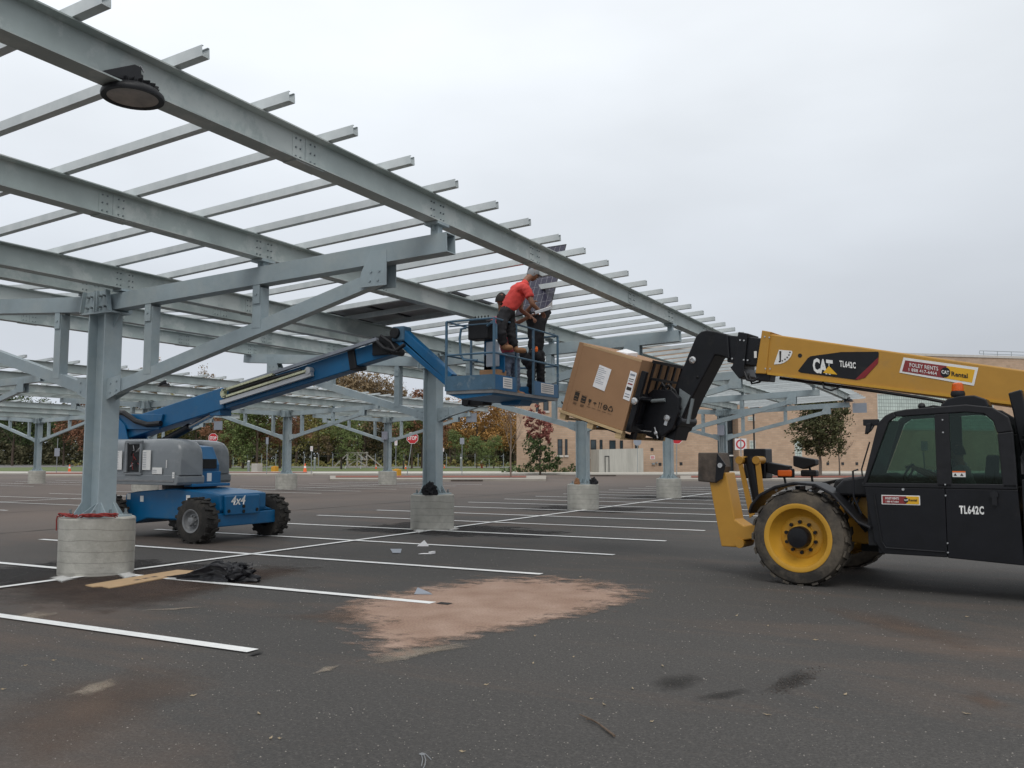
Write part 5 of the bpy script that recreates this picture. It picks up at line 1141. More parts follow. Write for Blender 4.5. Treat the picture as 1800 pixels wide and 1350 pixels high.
# front lamps on stalks (far side) and orange reflector lamps
for a,l,z in ((.98,2.0,1.50),(.60,2.1,1.60)):
    lp=tb('work_lamp','black',lambda b:b.prism([(a+.17,z+.08),(a+.17,z-.08),(a+.02,z-.13),(a-.17,z-.06),(a-.17,z+.02)],l,l+.2,TV),bevel=.015)
    tb('lamp_stalk','blackp',lambda b:b.tube([TV(a-.05,l+.1,z-.1),TV(a-.08,l+.1,z-.2),TV(a-.1,l+.1,1.15)],.018,8),lp)
tb('orange_reflector','orange',lambda b:b.bx(.76,.98,1.99,2.03,1.36,1.46,TV),bevel=.02); tb('reflector_frame','blackp',lambda b:b.bx(.74,1.0,2.031,2.1,1.34,1.48,TV),bevel=.02)
tb('indicator_lamp','orange',lambda b:b.ball(TV(1.02,2.1,1.45),.055,12))
tb('headlamp_guard','blackp',lambda b:b.bx(.42,.66,2.1,2.25,1.36,1.46,TV),bevel=.02)
# hood at the far side
tb('engine_hood','black',lambda b:b.prism([(.15,1.05),(.05,1.33),(-.15,1.37),(-3.9,1.52),(-3.9,1.05)],1.76,2.5,TV),bevel=.05)
tb('hood_stripe','redd2',lambda b:b.prism([(.02,1.22),(-.25,1.29),(-.7,1.30),(-.7,1.27),(-.25,1.26)],1.742,1.757,TV))
tb('steering_cover','black',lambda b:b.prism([(-.36,1.16),(-.38,1.27),(-.48,1.37),(-.74,1.42),(-.78,1.16)],.25,.92,TV),bevel=.03)
tb('frame_step','yellow',lambda b:b.bx(-.78,-.42,.45,.9,.86,1.14,TV),bevel=.01)
for k in range(3): tb('hydraulic_hose','black',lambda b:b.tube([TV(-.55-.06*k,.38,1.2),TV(-.52-.05*k,.30,1.05),TV(-.58-.05*k,.32,.88),TV(-.7-.04*k,.42,.7)],.016,8))
# ---- cab
L0,L1=.06,.96
cabp=[(-.76,1.30),(-.86,.85),(-.90,.50),(-2.44,.46),(-2.46,1.30),(-2.42,1.95),(-2.36,2.13),(-2.22,2.235),(-1.95,2.27),(-1.30,2.235),(-1.12,2.20),(-.98,2.09),(-.90,1.9)]
cab=tb('cab','black',lambda b:b.bx(-2.44,-.92,L0+.05,L1,.47,.56,TV))
def cbp(name,mt,pts,l0,l1,**k): return tb(name,mt,lambda b:b.prism(pts,l0,l1,TV),cab,**k)
for (l0,l1) in ((L0,L0+.055),(L1-.055,L1)):
    cbp('front_pillar','black',[(-.76,1.30),(-.80,1.30),(-1.10,2.09),(-1.19,2.15),(-1.16,2.215),(-1.06,2.17),(-.97,2.08)],l0,l1,bevel=.012)
    cbp('roof_rail','black',[(-1.16,2.215),(-1.19,2.15),(-1.95,2.185),(-2.15,2.16),(-2.24,2.07),(-2.28,1.93),(-2.44,1.95),(-2.40,2.12),(-2.24,2.235),(-1.97,2.275),(-1.30,2.24)],l0,l1,bevel=.012)
    cbp('rear_pillar','black',[(-2.28,1.93),(-2.31,1.30),(-2.46,1.30),(-2.44,1.95)],l0,l1,bevel=.012)
    cbp('centre_pillar','black',[(-1.62,2.168),(-1.78,2.175),(-1.78,1.30),(-1.62,1.30)],l0,l1,bevel=.006)
    cbp('waist_rail','black',[(-.76,1.335),(-2.46,1.345),(-2.46,1.285),(-.76,1.285)],l0,l1,bevel=.008)
door=cbp('front_door_panel','blackp',[(-.78,1.284),(-1.70,1.284),(-1.70,.47),(-.98,.47),(-.88,.62)],L0+.008,L0+.05,bevel=.01)
rdoor=cbp('rear_door_panel','blackp',[(-1.704,1.284),(-2.46,1.284),(-2.50,.43),(-1.704,.465)],L0+.008,L0+.05,bevel=.01)
cbp('far_side_panel','blackp',[(-.80,1.284),(-2.46,1.284),(-2.46,.47),(-.90,.47)],L1-.05,L1-.01)
tb('door_bead','black',lambda b:b.tube([TV(-.90,L0-.004,1.20),TV(-.97,L0-.004,.62),TV(-1.02,L0-.004,.545),TV(-1.68,L0-.004,.535)],.009,6),door)
for a,z in ((-1.71,2.1),(-1.71,1.95),(-1.71,1.33),(-1.71,1.2),(-1.71,.64),(-1.71,.53)): tb('hinge','rail',lambda b:b.cyl(TV(a,L0-.012,z),TV(a,L0+.01,z),.009,n=8),cab)
tb('door_lock','rail',lambda b:b.cyl(TV(-1.24,L0-.012,1.262),TV(-1.24,L0+.01,1.262),.015,n=10),door)
tb('door_handle','black',lambda b:(b.cyl(TV(-2.22,L0-.03,1.22),TV(-2.22,L0+.01,1.22),.045,n=14),b.bx(-2.25,-2.20,L0-.04,L0+.0,1.10,1.2,TV)),rdoor)
for nm,pts in (('front_window',[(-.82,1.334),(-1.105,2.075),(-1.19,2.148),(-1.618,2.166),(-1.618,1.336)]),('rear_window',[(-1.782,1.336),(-1.782,2.172),(-1.95,2.182),(-2.14,2.158),(-2.235,2.065),(-2.278,1.93),(-2.308,1.342)])):
    for l in (L0+.02,L1-.03): cbp(nm,'glass',pts,l,l+.006)
def quad(name,mt,P4,t=.006): 
    b=MB(); n_=(P4[1]-P4[0]).cross(P4[3]-P4[0]).normalized()*t; b.add(list(P4)+[p+n_ for p in P4],[(0,1,2,3),(7,6,5,4),(0,1,5,4),(1,2,6,5),(2,3,7,6),(3,0,4,7)]); return b.build(name,M[mt],cab)
quad('windshield','glass',[TV(-.79,L0+.056,1.3),TV(-.79,L1-.056,1.3),TV(-1.07,L1-.056,2.12),TV(-1.07,L0+.056,2.12)])
quad('back_window','glass',[TV(-2.40,L0+.056,1.3),TV(-2.40,L1-.056,1.3),TV(-2.36,L1-.056,2.05),TV(-2.36,L0+.056,2.05)])
quad('roof','black',[TV(-1.10,L0+.056,2.20),TV(-1.10,L1-.056,2.20),TV(-2.2,L1-.056,2.235),TV(-2.2,L0+.056,2.235)],.02)
tb('front_cowl','black',lambda b:b.bx(-.90,-.80,L0+.056,L1-.056,.56,1.30,TV),cab); tb('rear_bulkhead','black',lambda b:b.bx(-2.43,-2.40,L0+.056,L1-.056,.56,1.30,TV),cab)
tb('dashboard','dark',lambda b:b.prism([(-.90,.9),(-.90,1.42),(-1.0,1.46),(-1.12,1.40),(-1.12,.9)],L0+.12,L1-.1,TV),cab,bevel=.02)
tb('steering_wheel','black',lambda b:b.tube([TV(-1.22-.05*sin(t),.5+.17*cos(t),1.46+.10*sin(t)*1) for t in [2*pi*k/20 for k in range(21)]],.014,8),cab)
tb('seat','dark',lambda b:(b.bx(-2.12,-1.66,.30,.74,.78,.98,TV),b.prism([(-2.04,.95),(-2.12,1.68),(-2.22,1.68),(-2.17,.95)],.32,.72,TV)),cab,bevel=.03)
for a0,a1,z0,z1,l in ((-1.30,-1.38,1.74,1.86,L1-.07),(-1.24,-1.42,1.40,1.50,L1-.07),(-1.44,-1.52,1.40,1.49,L1-.07),(-1.54,-1.58,1.40,1.49,L1-.07)):
    tb('window_decal','whited',lambda b:b.bx(a1,a0,l,l+.004,z0,z1,TV),cab)
tb('lever_stand','chrome',lambda b:b.tube([TV(-1.34,.86,1.5),TV(-1.33,.86,1.74)],.008,6),cab)
wd_=tb('warning_decal','whited',lambda b:b.bx(-1.93,-1.79,L0+.012,L0+.016,1.42,1.49,TV),cab); tb('decal_stripe','orange',lambda b:b.bx(-1.93,-1.79,L0+.009,L0+.0115,1.475,1.49,TV),wd_)
for a in (-1.82,-1.89): tb('decal_symbol','ink',lambda b:b.prism([(a-.018,1.435),(a+.018,1.435),(a,1.465)],L0+.009,L0+.0115,TV),wd_)
tb('cab_mirror','black',lambda b:(b.bx(-.97,-.79,L0+.02,L0+.10,2.05,2.13,TV),b.tube([TV(-.92,L0+.06,2.08),TV(-.88,L0+.02,2.0),TV(-.83,L0,1.95)],.02,8),b.prism([(-.84,2.07),(-.90,2.08),(-.88,1.97),(-.82,1.94)],L0-.04,L0+.02,TV)),bevel=.012)
tb('wiper_arm','black',lambda b:b.tube([TV(-.72,.3,1.25),TV(-.70,.3,1.5),TV(-.80,.34,1.85)],.01,6)); tb('grab_rail','blackp',lambda b:b.tube([TV(-.72,L0,1.5),TV(-.66,L0-.02,1.48),TV(-.66,L0-.02,1.15),TV(-.74,L0,.95)],.013,8))
# roof-top lamp bracket, beacon
bk_=tb('beacon_bracket','blackp',lambda b:b.prism([(-1.62,2.25),(-1.62,2.31),(-1.70,2.38),(-1.84,2.41),(-2.00,2.41),(-2.12,2.36),(-2.16,2.27),(-2.10,2.23)],.50,.80,TV),bevel=.015)
bc=tb('warning_beacon','black',lambda b:b.lathe([(.075,0),(.085,.03),(.075,.07)],TV(-1.80,.62,2.405),(0,0,1),20),smooth=True)
tb('amber_lens','amber',lambda b:b.lathe([(.068,.072),(.070,.10),(.062,.16),(.045,.175)],TV(-1.80,.62,2.405),(0,0,1),20),bc,smooth=True)
tb('roof_lamp','black',lambda b:(b.ball(TV(-1.42,.4,2.29),.045,12),b.tube([TV(-1.46,.4,2.27),TV(-1.55,.42,2.29),TV(-1.66,.45,2.27)],.012,6)))
# ---- boom
def bt(a): return 3.475-.226*(.80-a)
def bb(a): return 2.895-.178*(.90-a)
BL0,BL1=1.04,1.52
bo=tb('boom','yellow',lambda b:b.prism([(.90,bb(.90)),(.80,bt(.80)),(-3.6,bt(-3.6)),(-4.3,bt(-4.0)-.1),(-4.3,bb(-4.3)+.05),(-3.6,bb(-3.6)-.05)],BL0,BL1,TV),bevel=.02)
tb('boom_front_collar','yellow',lambda b:b.prism([(.935,bb(.9)-.01),(.82,bt(.82)+.035),(.68,bt(.68)+.03),(.70,bt(.7)+.003),(.775,bb(.77)-.004)],BL0-.022,BL1+.022,TV),bo,bevel=.008)
for a,dz in ((.80,.09),(.73,.09),(.80,-.38),(.73,-.37)): tb('collar_bolt','rail',lambda b:b.cyl(TV(a-.02,BL0-.03,bt(a)+dz-.15),TV(a-.02,BL0-.02,bt(a)+dz-.15),.012,n=8),bo)
tb('lower_lip','yellow2',lambda b:b.prism([(.76,bb(.76)+.025),(-3.4,bb(-3.4)+.025),(-3.4,bb(-3.4)-.012),(.76,bb(.76)-.012)],BL0-.018,BL0-.001,TV),bo)
tb('boom_hose_run','blackp',lambda b:b.tube([TV(.6,BL0+.06,bb(.6)-.04),TV(-.3,BL0+.05,bb(-.3)-.05),TV(-1.0,BL0+.02,bb(-1)-.06),TV(-1.35,BL0-.02,bb(-1.35)-.07),TV(-1.6,.9,2.36)],.022,8),bo)
tb('hose_loop','blackp',lambda b:b.tube([TV(-.02,BL0+.03,bb(0)-.02),TV(-.04,BL0,bb(0)-.11),TV(-.14,BL0,bb(0)-.15),TV(-.28,BL0+.02,bb(-.28)-.05)],.014,8),bo)
# decals
q_=lambda off:(lambda u,w_,v:TV(u,BL0-off-.002*w_,v))
lp_=tb('logo_plate','blackp',lambda b:b.prism([(.315,2.885),(.275,2.86),(-.49,2.715),(-.60,2.74),(-.775,2.93),(-.79,3.07),(-.775,3.085),(-.30,3.115),(.13,3.085),(.17,3.06)],0,1,q_(.004)),bo)
tb('red_flash','redd',lambda b:b.prism([(-.50,2.716),(-.60,2.742),(-.775,2.93),(-.783,3.01),(-.47,2.722)][:5],0,1,q_(.0065)),lp_)
sl_=V((TX*1.0))-V((0,0,.19)); ur=V((TX*.19))*.35+V((0,0,1))
text_mesh('CAT',.27,sl_,V((0,0,1)),TV(.10,BL0-.010,2.862),M['whited'],'logo_lettering',lp_,bold=.012,xs=.52)
tb('logo_triangle','yeld',lambda b:b.prism([(-.04,2.838),(-.125,2.93),(-.235,2.80)],0,1,q_(.014)),lp_)
text_mesh('TL642C',.115,sl_,V((0,0,1)),TV(-.27,BL0-.010,2.915),M['whited'],'model_lettering',lp_,bold=.0045,xs=.52,sp=1.14)
sk_=tb('rental_sign','whited',lambda b:b.prism([(-1.04,2.785),(-1.10,2.985),(-1.985,2.795),(-1.925,2.565)],0,1,q_(.004)),bo)
tb('maroon_field','redd2',lambda b:b.prism([(-1.075,2.80),(-1.12,2.945),(-1.62,2.838),(-1.58,2.682)],0,1,q_(.0065)),sk_)
tb('yellow_field','yeld',lambda b:b.prism([(-1.582,2.682),(-1.622,2.838),(-1.945,2.768),(-1.905,2.605)],0,1,q_(.0065)),sk_)
sg=V(TX)-V((0,0,.215)); 
text_mesh('FOLEY RENTS',.072,sg,V((0,0,1)),TV(-1.17,BL0-.011,2.857),M['whited'],'sign_lettering',sk_,bold=.0008,xs=.78,sp=1.05)
text_mesh('1 888 417-6464',.062,sg,V((0,0,1)),TV(-1.15,BL0-.011,2.800),M['whited'],'sign_lettering',sk_,bold=.0006,xs=.86,sp=1.05)
tb('round_badge','blackp',lambda b:b.prism([(-1.60+.058*cos(2*pi*k/24),2.755+.066*sin(2*pi*k/24)) for k in range(24)],0,1,q_(.0095)),sk_)
text_mesh('CAT',.062,sg,V((0,0,1)),TV(-1.555,BL0-.013,2.745),M['whited'],'badge_lettering',sk_,bold=.002,xs=.75)
text_mesh('Rental',.082,sg,V((0,0,1)),TV(-1.668,BL0-.011,2.708),M['ink'],'sign_lettering',sk_,bold=.002,xs=.95)
ad_=tb('angle_gauge','whited',lambda b:b.prism([(.58,3.21),(.39,3.18)]+[(.60-.22*cos(t),3.20-.20*sin(t)) for t in (.25,.55,.85,1.15,1.4)]+[(.66,3.00)],0,1,q_(.004)),bo)
tb('gauge_needle','ink',lambda b:b.prism([(.575,3.19),(.545,3.19),(.555,3.03),(.575,3.03)],0,1,q_(.0065)),ad_)
for k in range(6): t=.25+k*.24; tb('gauge_mark','ink',lambda b:b.bx(-.010,.010,0,1,-.010,.010,lambda u,w_,v:q_(.0065)(.60-.185*cos(t)+u,w_,3.20-.165*sin(t)+v)),ad_)
tb('boom_hole','dark',lambda b:b.cyl(TV(.28,BL0-.004,3.105),TV(.28,BL0+.0,3.105),.03,n=14),bo)
tb('white_tag','whited',lambda b:b.bx(.93,.97,1.08,1.085,3.12,3.22,TV),bo)
# inner section
inn=tb('inner_boom','blackp',lambda b:b.prism([(.8,2.97),(.8,3.40),(1.40,3.50),(1.40,3.09)],1.10,1.46,TV),bevel=.012)
tb('slide_collar','blackp',lambda b:b.prism([(1.30,3.03),(1.20,3.53),(1.04,3.49),(1.06,3.44),(1.12,2.98),(1.1,2.86),(1.20,2.82),(1.34,3.0)],1.06,1.50,TV),inn,bevel=.012)
for a,z in ((1.17,3.40),(1.11,3.39),(1.12,3.10),(1.06,3.09),(1.3,3.13)): tb('collar_bolt','rail',lambda b:b.cyl(TV(a,1.05,z),TV(a,1.06,z),.013,n=8),inn)
tb('hose_bundle','black',lambda b:(b.tube([TV(1.12,1.07,2.92),TV(1.07,1.05,2.80),TV(.98,1.06,2.78),TV(.9,1.08,2.83),TV(.8,1.1,2.86)],.022,8),b.tube([TV(1.08,1.12,2.9),TV(1.02,1.1,2.74),TV(.92,1.12,2.76),TV(.78,1.12,2.86)],.016,8)),inn)
tb('hose_guide','blackp',lambda b:b.prism([(.96,2.90),(.72,2.88),(.74,2.76),(.93,2.78)],1.06,1.3,TV),inn,bevel=.01)
gn=tb('boom_head','blackp',lambda b:b.prism([(1.36,3.505),(1.55,3.565),(1.70,3.60),(1.80,3.585),(1.88,3.52),(2.12,3.02),(2.46,2.28),(2.26,2.12),(2.14,2.20),(1.95,2.58),(1.58,3.20),(1.50,3.19),(1.34,3.12)],1.06,1.50,TV),bevel=.02)
for a,z,r in ((1.935,3.15,.055),(1.86,2.88,.02)): tb('grease_pin','chrome' if r>.03 else 'dark',lambda b:b.lathe([(r,0),(r,.02),(r*.55,.03),(r*.5,.012)],TV(a,1.058,z),-TB,18),gn)
tb('tilt_ram','bolt',lambda b:b.cyl(TV(1.93,1.02,2.55),TV(2.02,1.02,2.17),.028,n=12),gn)
tb('head_gusset','bolt',lambda b:b.prism([(2.16,2.72),(1.98,2.60),(2.14,2.27),(2.20,2.24)],1.045,1.058,TV),gn)
# ---- fork carriage
cg=H_
ct=RD(18); ca=lambda a,z:(2.98+(a)*cos(ct)-(z)*sin(ct)*0-(-z)*0+0,0)
def TC(u,l,v):   # carriage frame: u forward along the forks, v up the box, tilted back by 18 degrees
    return TV(2.87+u*cos(ct)-v*sin(ct),l,2.06+u*sin(ct)+v*cos(ct))
cpl=tb('fork_carriage','blackp',lambda b:b.prism([(-.02,-.02),(-.02,.62),(-.10,.72),(-.40,.80),(-.56,.72),(-.62,.50),(-.60,.22),(-.46,.06),(-.2,.02)],.92,1.03,TC),bevel=.015)
tb('carriage_cheek','blackp',lambda b:b.prism([(-.02,-.02),(-.02,.62),(-.10,.72),(-.40,.80),(-.56,.72),(-.62,.50),(-.60,.22),(-.46,.06),(-.2,.02)],1.53,1.64,TC),cpl,bevel=.015)
tb('carriage_cross_tube','blackp',lambda b:(b.cyl(TC(-.10,.50,.55),TC(-.10,2.05,.55),.045,n=16),b.bx(-.12,-.05,.50,2.05,.02,.14,TC)),cpl,bevel=.01)
for l in (.50,1.98): tb('carriage_upright','blackp',lambda b:b.bx(-.13,-.04,l,l+.075,.01,.98,TC),cpl,bevel=.008)
for l in (.80,1.05,1.30,1.55,1.80): tb('load_guard_bar','blackp',lambda b:b.bx(-.075,-.045,l,l+.045,.60,1.12,TC),cpl)
tb('load_guard_rail','blackp',lambda b:b.bx(-.08,-.04,.76,1.9,1.122,1.17,TC),cpl); tb('load_guard_rail','blackp',lambda b:b.bx(-.11,-.076,.76,1.9,.86,.90,TC),cpl)
for l in (.72,1.68): 
    tb('fork','blackp',lambda b:b.prism([(-.03,.62),(-.03,-.06),(1.15,-.06),(1.15,-.085),(-.09,-.11),(-.09,.62)],l,l+.12,TC),cpl,bevel=.005)
tb('pin_boss','chrome',lambda b:b.lathe([(.055,0),(.055,.03),(.03,.04)],TC(-.08,.48,.50),-TB,18),cpl); tb('pin_shaft','bolt',lambda b:b.cyl(TC(-.14,.9,.54),TC(-.36,.9,.62),.03,n=12),cpl)
tb('grease_pin','chrome',lambda b:b.lathe([(.05,0),(.05,.025),(.02,.03)],TC(-.47,.915,.36),-TB,18),cpl); tb('grease_tab','chrome',lambda b:b.bx(-.50,-.44,.905,.918,.24,.36,TC),cpl,bevel=.008)
tb('lock_handle','chrome',lambda b:(b.cyl(TC(-.42,.88,.02),TC(-.33,.86,.17),.012,n=8),b.ball(TC(-.375,.86,.09),.035,10)),cpl); tb('lever','chrome',lambda b:b.cyl(TC(-.12,.86,.05),TC(-.30,.86,.09),.009,n=8),cpl)
tb('pivot_block','blackp',lambda b:(b.cyl(TV(2.20,1.00,2.22),TV(2.20,1.58,2.22),.09,n=20),b.bx(-.62,-.35,1.05,1.5,.05,.55,TC)),cpl,bevel=.01)
for k,(a,z) in enumerate(((-.45,.80),(-.5,.66),(-.3,.78))): tb('hydraulic_hose','black',lambda b:b.tube([TC(-.15,.98,.66),TC(a*.7,.95,.86),TC(a,.96,z),TC(-.62,1.0,.55-.06*k)],.018,8),cpl)
# ---- door lettering
dl=tb('rental_sticker','whited',lambda b:b.bx(-1.425,-.985,L0+.003,L0+.0055,1.075,1.19,TV),door)
tb('maroon_field','redd2',lambda b:b.bx(-1.27,-.997,L0+.0,L0+.0025,1.086,1.179,TV),dl); tb('yellow_field','yeld',lambda b:b.bx(-1.413,-1.2705,L0+.0,L0+.0025,1.086,1.179,TV),dl)
text_mesh('FOLEY RENTS',.036,TX,(0,0,1),TV(-1.03,L0-.003,1.138),M['whited'],'sticker_lettering',dl,bold=.001,xs=.72,thick=.001); text_mesh('1 888 417-6464',.03,TX,(0,0,1),TV(-1.03,L0-.003,1.100),M['whited'],'sticker_lettering',dl,bold=.0005,xs=.8,thick=.001)
tb('round_badge','blackp',lambda b:b.prism([(-1.268+.027*cos(2*pi*k/20),1.132+.030*sin(2*pi*k/20)) for k in range(20)],L0-.003,L0-.0005,TV),dl)
text_mesh('Rental',.04,TX,(0,0,1),TV(-1.300,L0-.003,1.122),M['ink'],'sticker_lettering',dl,bold=.001,xs=.9,thick=.001)
text_mesh('CAT',.028,TX,(0,0,1),TV(-1.247,L0-.004,1.124),M['whited'],'badge_lettering',dl,bold=.001,xs=.8,thick=.001)
text_mesh('TL642C',.125,TX,(0,0,1),TV(-1.85,L0+.004,.995),M['whited'],'model_lettering',rdoor,bold=.005,xs=.56,sp=1.15)
# ---- rear body, mostly beyond the right edge
tb('rear_body','blackp',lambda b:b.prism([(-2.52,.56),(-2.52,1.40),(-2.75,1.48),(-2.75,.56)],.12,.92,TV),bevel=.015)
tb('tank_panel','black',lambda b:b.prism([(-2.505,.50),(-2.505,1.40),(-2.72,1.42),(-2.72,.50)],.03,.119,TV),bevel=.01)
tb('fuel_cap','green',lambda b:b.cyl(TV(-2.62,.1,1.43),TV(-2.62,.1,1.50),.06,n=18),bevel=.008); tb('tank_decal','whited',lambda b:b.bx(-2.60,-2.55,.025,.029,1.10,1.19,TV))
tb('air_cleaner','black',lambda b:b.lathe([(.17,0),(.20,.02),(.20,.5),(.17,.52)],TV(-2.72,.25,1.98),TB,24),smooth=True)
tb('air_intake_duct','black',lambda b:b.tube([TV(-2.62,.4,1.8),TV(-2.56,.42,1.6),TV(-2.6,.45,1.35)],.06,10),smooth=True)
tb('boom_rest_post','blackp',lambda b:b.prism([(-2.40,2.20),(-2.36,2.42),(-2.50,2.46),(-2.56,2.1),(-2.56,1.4),(-2.50,1.4)],.5,.72,TV),bevel=.015)
tb('boom_pivot_tower','blackp',lambda b:b.prism([(-2.55,2.33),(-3.8,2.36),(-4.3,1.9),(-4.2,1.0),(-3.6,1.0),(-3.2,2.0),(-2.55,2.24)],.93,1.02,TV),bevel=.02)
tb('counterweight','yellow',lambda b:b.bx(-4.9,-4.2,.5,2.1,.55,1.4,TV),bevel=.06)
tb('rear_cover','black',lambda b:b.prism([(-2.76,1.05),(-2.76,1.5),(-4.1,1.5),(-4.1,1.05)],.45,.92,TV),bevel=.03)
rd=random.Random(6)
for k in range(7): tb('engine_pipe','black',lambda b:b.tube([TV(-2.5-.03*k,.2+.05*k,1.45),TV(-2.52+rd.uniform(-.05,.05),.3,1.6+.05*k),TV(-2.58-.03*k,.3+.03*k,1.9)],.018,6))
tb('underbody','dark',lambda b:b.bx(-3.6,-.5,.95,1.6,.40,.50,TV))
# driver
pel=TV(-1.88,.52,1.0)
Jd=dict(pelvis=pel,chest=TV(-1.86,.52,1.38),neck=TV(-1.80,.52,1.58),head=TV(-1.77,.52,1.72),
 sL=TV(-1.83,.34,1.52),eL=TV(-1.62,.30,1.36),hL=TV(-1.34,.40,1.50),sR=TV(-1.83,.70,1.52),eR=TV(-1.62,.74,1.36),hR=TV(-1.34,.62,1.50),
 pL=TV(-1.84,.43,.98),kL=TV(-1.42,.42,1.0),aL=TV(-1.26,.42,.66),pR=TV(-1.84,.61,.98),kR=TV(-1.42,.62,1.0),aR=TV(-1.26,.62,.66))
person('driver in a dark cap and grey sleeved jacket at the wheel inside the black cab',Jd,'greycloth','darkcloth','darkcloth',TA,V((0,0,1)),sleeve=.9)
# ============================================================ BOX ON PALLET
ZP=.135
def bxo(name,mt,u0,u1,l0,l1,v0,v1,par=None,**k): b=MB(); b.bx(u0,u1,l0,l1,v0,v1,TC); return b.build(name,M[mt],par,**k)
pal=thing('wooden_pallet','pale wooden pallet tilted on the forks under the big cardboard box','pallet',TC(.55,1.28,-.13))
for l in (.50,1.20,1.93): 
    for u in (-.0,.53,1.07): bxo('block','wood',u,u+.11,l,l+.12,-.12,-.022,pal)
for l in (.50,.72,1.22,1.72,1.97): bxo('bottom_runner' if 0 else 'deck_board','wood',-.0,1.20,l,l+.09,-.020,-.001,pal)
for u in (0,.53,1.07): bxo('bottom_board','wood',u,u+.10,.50,2.06,-.14,-.121,pal)
bxo('side_board','wood',-.01,1.21,.482,.499,-.045,-.001,pal)
bx_=thing('cardboard_box','big brown cardboard box with white papers and black handling symbols, tilted on the forks','box',TC(.6,1.28,0))
bxc=bxo('carton','card',.0,1.17,.50,2.06,.001,1.14,bx_,bevel=.008)
bxo('carton_flap','card',1.085,1.172,.495,.4985,.004,1.137,bx_); bxo('lid_edge','card2',.0,1.17,.4975,.4995,1.10,1.138,bx_)
dcl=lambda name,mt,u0,u1,v0,v1,o=.4965,t=.002:bxo(name,mt,u0,u1,o-t,o,v0,v1,bx_)
def lq(name,mt,pts,o=.492,par=None): b=MB(); b.prism(pts,o,o+.002,TC); return b.build(name,M[mt],par or bx_)
pw=lq('delivery_note','paper',[(.72,.52),(.49,.50),(.47,.86),(.70,.88)])
for k in range(9): lq('print_line','signback',[(.70,.84-.03*k),(.55 if k%3 else .60,.838-.03*k),(.55 if k%3 else .60,.832-.03*k),(.70,.834-.03*k)],.4895,pw)
sh_=lq('shipping_label','paper',[(.14,.48),(.02,.47),(.02,.92),(.14,.93)])
for v,h,m_ in ((.86,.03,'signback'),(.80,.012,'ink'),(.77,.008,'ink'),(.72,.02,'redd2'),(.63,.05,'ink'),(.56,.012,'signback'),(.52,.01,'ink')): lq('label_print',m_,[(.125,v),(.04,v),(.04,v+h),(.125,v+h)],.4895,sh_)
def sym(u,kind):
    v=.22
    if kind in 'AB':
        w_=.042 if kind=='A' else .045; h=.085 if kind=='A' else .065
        lq('handling_symbol','ink',[(u+w_,v),(u-w_,v),(u-w_,v+h*1.6),(u+w_,v+h*1.6)])
        for k in range(2): lq('symbol_gap','card',[(u+w_*.7,v+.02+k*.05),(u-w_*.7,v+.02+k*.05),(u-w_*.7,v+.026+k*.05),(u+w_*.7,v+.026+k*.05)],.4895)
        lq('handling_symbol','ink',[(u+w_*1.5,v+h*1.95),(u+w_*.2,v+h*1.72),(u-w_*1.4,v+h*1.98),(u-w_*.1,v+h*1.66),(u+w_*.3,v+h*1.66)])
    if kind=='g': lq('handling_symbol','ink',[(u+.028,v+.09),(u-.028,v+.09),(u-.02,v+.05),(u-.004,v+.04),(u-.004,v+.01),(u-.018,v),(u+.018,v),(u+.004,v+.01),(u+.004,v+.04),(u+.02,v+.05)])
    if kind=='u': lq('handling_symbol','ink',[(u+.035,v+.045),(u+.02,v+.065),(u,v+.07),(u-.02,v+.065),(u-.035,v+.045),(u-.004,v+.052),(u-.004,v+.02),(u+.002,v+.02),(u+.002,v+.052)])
    if kind=='a':
        for d in (-.02,.02): lq('handling_symbol','ink',[(u+d+.012,v+.075),(u+d,v+.10),(u+d-.012,v+.075),(u+d-.003,v+.075),(u+d-.003,v),(u+d+.003,v),(u+d+.003,v+.075)])
    if kind in 'or':
        n_=18; ro,ri=.042,.031
        for k in range(n_):
            if kind=='r' and k%6==0: continue
            t0,t1=2*pi*k/n_,2*pi*(k+1)/n_
            sqz=(lambda t:1-.18*cos(3*(t-pi/2)+pi)) if kind=='r' else (lambda t:1)
            if kind=='r': ri=.026
            lq('handling_symbol','ink',[(u+ro*sqz(t0)*cos(t0),v+.045+ro*sqz(t0)*sin(t0)),(u+ro*sqz(t1)*cos(t1),v+.045+ro*sqz(t1)*sin(t1)),(u+ri*sqz(t1)*cos(t1),v+.045+ri*sqz(t1)*sin(t1)),(u+ri*sqz(t0)*cos(t0),v+.045+ri*sqz(t0)*sin(t0))])
        if kind=='o': lq('handling_symbol','ink',[(u+.02,v+.02),(u+.012,v+.02),(u+.012,v+.07),(u+.02,v+.07)]); lq('handling_symbol','ink',[(u-.012,v+.02),(u-.02,v+.02),(u-.02,v+.07),(u-.012,v+.07)]); lq('handling_symbol','ink',[(u+.012,v+.04),(u-.012,v+.04),(u-.012,v+.05),(u+.012,v+.05)])
    for k in range(3 if kind in 'AB' else 1): lq('symbol_caption','ink',[(u+.035,v-.03-k*.014),(u-.035,v-.03-k*.014),(u-.035,v-.034-k*.014),(u+.035,v-.034-k*.014)])
for u,k in ((.96,'A'),(.82,'B'),(.70,'g'),(.60,'u'),(.50,'a'),(.40,'o'),(.30,'r')): sym(u,k)
b=MB(); b.add([TC(.62,.75,1.142),TC(.38,.70,1.142),TC(.34,.95,1.142),TC(.6,1.0,1.143),TC(.62,.75,1.145),TC(.38,.70,1.165),TC(.34,.95,1.21),TC(.6,1.0,1.215)],[(0,1,2,3),(4,5,6,7),(0,1,5,4),(1,2,6,5),(2,3,7,6),(3,0,4,7)]); single('paper_sheet','curled white paper lying on top of the big cardboard box','paper',b,M['paper'])
